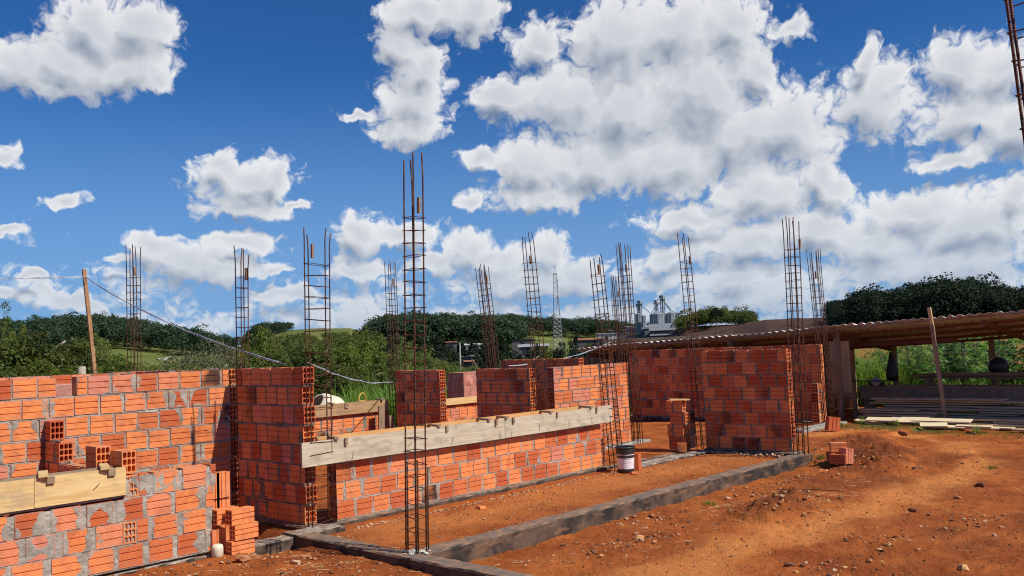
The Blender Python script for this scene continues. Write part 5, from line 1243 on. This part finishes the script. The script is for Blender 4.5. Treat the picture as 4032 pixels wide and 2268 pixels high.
for i in range(64):
    x = R.uniform(22.7, 27.0); y = R.uniform(1.8, 8.6) if i > 8 else R.uniform(4.0, 5.2); k = i % 4; s = R.uniform(.78, 1.08)*(1+.015*(x-22.7)); rz = (0, 0, R.uniform(0, 6.28))
    if first[k]: first[k] = False; sp0[k].location = (x, y, -.3); sp0[k].rotation_euler = rz; sp0[k].scale = (s, s, s)
    else: copy_tree(sp0[k], (x, y, -.3), rz, (s, s, s))
for (x, y, s) in ((25.5, 5.15, 1.30), (25.8, 5.6, 1.24)): copy_tree(sp0[1], (x, y, -.3), (0, 0, 1), (s, s, s), 'taller star leaved plant showing over the shed roof')
for i in range(22):
    x = R.uniform(22.5, 24); y = R.uniform(9.0, 14.5); s = R.uniform(.7, .95); copy_tree(sp0[i % 4], (x, y, -.3), (0, 0, R.uniform(0, 6)), (s, s, s))
for i in range(20):
    x = R.uniform(25.5, 29); s = R.uniform(.8, .98); copy_tree(sp0[i % 4], (x, R.uniform(7.5, 13.5), -.4), (0, 0, R.uniform(0, 6)), (s, s, s))
# cane with broad drooping leaves at the right edge
def cane(seed, H):
    R = np.random.default_rng(seed); mb = MB(); mb.tube([(0, 0, 0), (.03, .02, H*.6), (.05, .0, H)], .018, 5, .008)
    n = 20; P = np.zeros((n, 3)); P[:, 2] = R.uniform(.25, .95, n)*H; V4, T = blades(n, P, .75, .035, seed, 1.35, 5); return mb.mesh('stalk', leafBright), quads_mesh('leaves', V4, T, leafBright)
cn = []
for k in range(3):
    sm, lm = cane(50+k, 1.75); r = thing('cane_plant', 'tall cane plant with broad drooping leaves at the right behind the shed', 'plant', (22.8+k*.3, 4.3-.3*k, -.25), group='cane plants at the right edge'); link('stalk', sm, r); link('leaves', lm, r); cn.append(r)
for i in range(26): s = R.uniform(.8, 1.12); copy_tree(cn[i % 3], (R.uniform(22.3, 24.2), R.uniform(2.0, 4.75), -.25), (0, 0, R.uniform(0, 6.28)), (s, s, s))

# ------------------------------------------------------------------ town, tower, silos
wallW = simple('white_render', (.62, .61, .58), (.48, .47, .44), .6, .9, .2); wallG = simple('grey_render', (.13, .13, .13), (.09, .09, .09), .6, .9, .2)
roofG = simple('grey_roof', (.22, .24, .27), (.15, .17, .19), .8, .8, .3); roofR = simple('clay_roof', (.36, .15, .08), (.28, .12, .07), .8, .9, .2); roofW = simple('pale_roof', (.36, .36, .37), (.28, .28, .29), .8, .7, .3)
galvM = simple('galvanised_steel', (.30, .33, .35), (.20, .23, .25), .7, .5, .5); darkW = simple('dark_window', (.02, .025, .03), (.03, .03, .035), 1, .2, .6)
def house(label, px, yt, yb, wpx, d, wm, rm, name='house', group='houses in the valley', rise=.35, ang=0.0, depth=7):
    p = at(Abr(px), d); W = wpx/3474*d; zt = zat(px, yt, d); zb = zat(px, yb, d); H = max(zt-zb, 1.2); g = min(gh(p.x, p.y)-.5, zb-.2)
    r = thing(name, label, 'building', (p.x, p.y, g), (0, 0, YAW-PI/2-rad(Abr(px))+ang), group); h1 = zb-g+H*(1-rise); ht = zt-g
    MB().box(-W/2, 0, 0, W/2, depth, h1).build('wall', wm, r)
    mb = MB(); e = .3; mb.add([(-W/2-e, -e, h1), (W/2+e, -e, h1), (W/2+e, depth+e, h1), (-W/2-e, depth+e, h1), (-W/2-e, depth/2, ht), (W/2+e, depth/2, ht)], [(0, 1, 5, 4), (2, 3, 4, 5), (0, 4, 3), (1, 2, 5), (3, 2, 1, 0)]); mb.build('roof', rm, r)
    for k in range(max(1, int(W/4))):
        x = -W/2+W*(k+.5)/max(1, int(W/4)); MB().box(x-.5, -.06, h1-1.6, x+.5, -.004, h1-.6).build('window', darkW, r)
    return r
house('white building with bright gable between dark trees', 1868, 1352, 1382, 88, 200, wallW, wallW, rise=.2); house('small grey gabled house left of the leaning cage', 2058, 1356, 1378, 46, 190, wallG, roofW, rise=.5); house('long low grey roof behind the gabled house', 2050, 1342, 1350, 84, 220, wallG, roofG)
house('blue grey roofed hut below the white building', 1828, 1391, 1415, 44, 130, wallG, roofG, rise=.7); house('orange roofed hut right above the olive bush', 1836, 1420, 1432, 26, 110, wallG, roofR, rise=.8); house('pale roofed house left of the lattice tower foot', 2122, 1354, 1372, 52, 190, wallG, roofW, rise=.6)
house('long pale shed left of the silos', 2380, 1312, 1326, 80, 260, wallW, roofW, rise=.3); house('long red roofed house right of the lattice tower', 2310, 1332, 1348, 120, 230, wallG, roofR, rise=.5); house('grey roofed house in the shade far right of the town', 2420, 1300, 1312, 60, 280, wallG, roofG); house('low house with clay roof under the far ridge', 1770, 1345, 1356, 40, 230, wallG, roofR, rise=.6)
house('pinkish long building on the bright pasture ridge', 1243, 1293, 1301, 56, 415, simple('pink_render', (.5, .33, .27)), roofR, rise=.4); house('pale farm shed at the foot of the forest', 2600, 1316, 1330, 90, 300, wallG, roofG)
house('large pale barn below the silos', 2622, 1272, 1316, 140, 330, wallG, roofG, name='barn', group='grain depot buildings', rise=.65, depth=20); house('low shed with sloping roof left of the silos', 2520, 1280, 1306, 130, 350, roofG, roofG, name='barn', group='grain depot buildings', rise=.6, depth=16)
def silo(label, px, yt, yb, wpx, d, cone=.22):
    p = at(Abr(px), d); r_ = wpx/3474*d/2; zt = zat(px, yt, d); g = zat(px, yb, d)-3; H = zt-g; r = thing('grain_silo', label, 'silo', (p.x, p.y, g), group='grain silos'); hc = r_*.5
    mb = MB(); prof = []; n = 22
    for k in range(n+1): prof.append((r_*(1+.006*(k % 2)), (H-hc)*k/n))
    mb.lathe(prof, 32); mb.build('body', galvM, r)
    MB().lathe([(r_*1.03, H-hc), (r_*.12, H-.1), (0, H)], 32).build('conical_roof', galvM, r)
    for k in range(10): a = 2*PI*k/10; MB().box(-.1, -.1, 0, .1, .1, H-hc, M=Matrix.Translation((r_*1.02*math.cos(a), r_*1.02*math.sin(a), 0))).build('rib', galvM, r)
silo('large dark silo left of the barn roof', 2583, 1224, 1300, 58, 345); silo('darker silo just behind the large dark one', 2606, 1230, 1300, 44, 362)
silo('pale silo at the right of the depot', 2636, 1226, 1290, 36, 345); silo('right end pale silo by the wooded hill', 2658, 1228, 1288, 30, 350)
silo('narrow silo at the left of the depot', 2508, 1232, 1290, 22, 350); silo('narrow silo second at the left of the depot', 2526, 1240, 1290, 22, 355)
def elevator(label, px, yt, yb, d, w=1.0, guys=()):
    p = at(Abr(px), d); zt = zat(px, yt, d); g = zat(px, yb, d)-3; H = zt-g; r = thing('grain_elevator', label, 'elevator tower', (p.x, p.y, g), group='grain elevator towers')
    mb = MB(); 
    for sx in (-1, 1):
        for sy in (-1, 1): mb.box(sx*w/2-.12, sy*w/2-.12, 0, sx*w/2+.12, sy*w/2+.12, H*.95)
    for k in range(int(H/1.5)): mb.box(-w/2, -w/2, k*1.5, w/2, w/2, k*1.5+.16)
    mb.build('leg', galvM, r); MB().box(-w*.8, -w*.8, H*.93, w*.8, w*.8, H).build('head', galvM, r); MB().box(-w*1.3, -w*1.3, H*.90, w*1.3, w*1.3, H*.91).build('platform', galvM, r)
    for (dx, dz) in guys:
        e = RH*dx; mb = MB(); mb.tube([(0, 0, H*.9), (e.x, e.y, H*.9-dz)], .16, 5); mb.build('spout_pipe', galvM, r)
elevator('tallest elevator tower with slanting spouts', 2606, 1164, 1290, 345, 1.1, ((-4.4, 5), (3.6, 5.6), (4.8, 6.2))); elevator('middle thin elevator tower', 2581, 1183, 1290, 350, .8); elevator('left elevator tower of the depot', 2516, 1185, 1290, 352, 1.0, ((4.2, 3.8),)); elevator('short tower beside the left elevator', 2511, 1197, 1290, 356, .9)
# lattice tower
def lattice():
    d = 250; px = 2188; p = at(Abr(px), d); zt = zat(px, 1078, d); g = gh(p.x, p.y); zb = zat(px, 1345, d); g = min(g, zb); H = zt-g
    r = thing('lattice_tower', 'tall pale lattice mast with dishes rising over the town', 'radio mast', (p.x, p.y, g), (0, 0, YAW)); n = 22
    def hw(z): t = z/H; return 1.25*(1-t)**1.1+.38
    zs = [H*(1-(1-k/n)**1.0) for k in range(n+1)]; mb = MB(); cs = [(-1, -1), (1, -1), (1, 1), (-1, 1)]
    lg = MB()
    for (a, b) in cs: lg.tube([(a*hw(z), b*hw(z), z) for z in zs], .06, 4)
    lg.build('leg', roofW, r)
    for k in range(n):
        z0, z1 = zs[k], zs[k+1]
        for i in range(4):
            a, b = cs[i], cs[(i+1) % 4]; mb.tube([(a[0]*hw(z0), a[1]*hw(z0), z0), (b[0]*hw(z1), b[1]*hw(z1), z1)], .035, 3, cap=False); mb.tube([(b[0]*hw(z0), b[1]*hw(z0), z0), (a[0]*hw(z1), a[1]*hw(z1), z1)], .035, 3, cap=False); mb.tube([(a[0]*hw(z1), a[1]*hw(z1), z1), (b[0]*hw(z1), b[1]*hw(z1), z1)], .035, 3, cap=False)
    mb.build('bracing', roofW, r); MB().tube([(0, 0, H), (0, 0, H+2.6)], .05, 4).build('antenna', roofW, r); MB().box(-1.1, -.6, H-.1, .5, .6, H+.02).build('platform', roofW, r)
    for k, (z, s) in enumerate(((H-2.0, .45), (H-2.9, .40), (H-3.5, .35), (H-6.6, .35))): MB().lathe([(0, 0), (s, .12), (s, .25)], 12, Matrix.Translation((-.75, -.35, z)) @ Matrix.Rotation(PI/2, 4, 'X')).build('dish', wallW, r, smooth=True)
    for k, z in enumerate((H-8, H-8.8, H-7.4)): MB().box(.45+.12*k, -.5, z, .62+.12*k, -.3, z+1.5).build('panel_antenna', roofW, r)
lattice()
p = at(Abr(1802), 110); o = MB().tube([(0, 0, 0), (0, 0, 7)], .12, 6, .08).build('utility_pole', wallW, loc=(p.x, p.y, zat(1802, 1350, 110)-7)); tag(o, 'pale concrete pole left of the white building', 'pole')
# cattle on the pasture
def cow():
    mb = MB(); mb.tube([(-.95, 0, 1.05), (-.6, 0, 1.1), (0, 0, 1.05), (.6, 0, 1.1), (.95, 0, 1.25), (1.3, 0, 1.35), (1.7, 0, 1.15)], .36, 8, .13)
    for (x, y) in ((-.7, .2), (-.7, -.2), (.6, .2), (.6, -.2)): mb.tube([(x, y, .95), (x+.05, y, .5), (x, y, 0)], .13, 5, .06)
    mb.tube([(-1.0, 0, 1.2), (-1.15, 0, .6)], .04, 4); return mb.mesh('cow', simple('white_hide', (.75, .72, .66)), True)
cw = cow()
for i, (px, d) in enumerate(((618, 300), (634, 306), (641, 300), (648, 304), (645, 296), (655, 310), (697, 305))):
    p = at(Abr(px), d); o = link('cow', cw, None, (p.x, p.y, gh(p.x, p.y)), (0, 0, i*1.3)); o.scale = (.5, .5, .6); tag(o, 'small white cow grazing on the green pasture below the left ridge', 'cow', 'white cattle on the pasture')
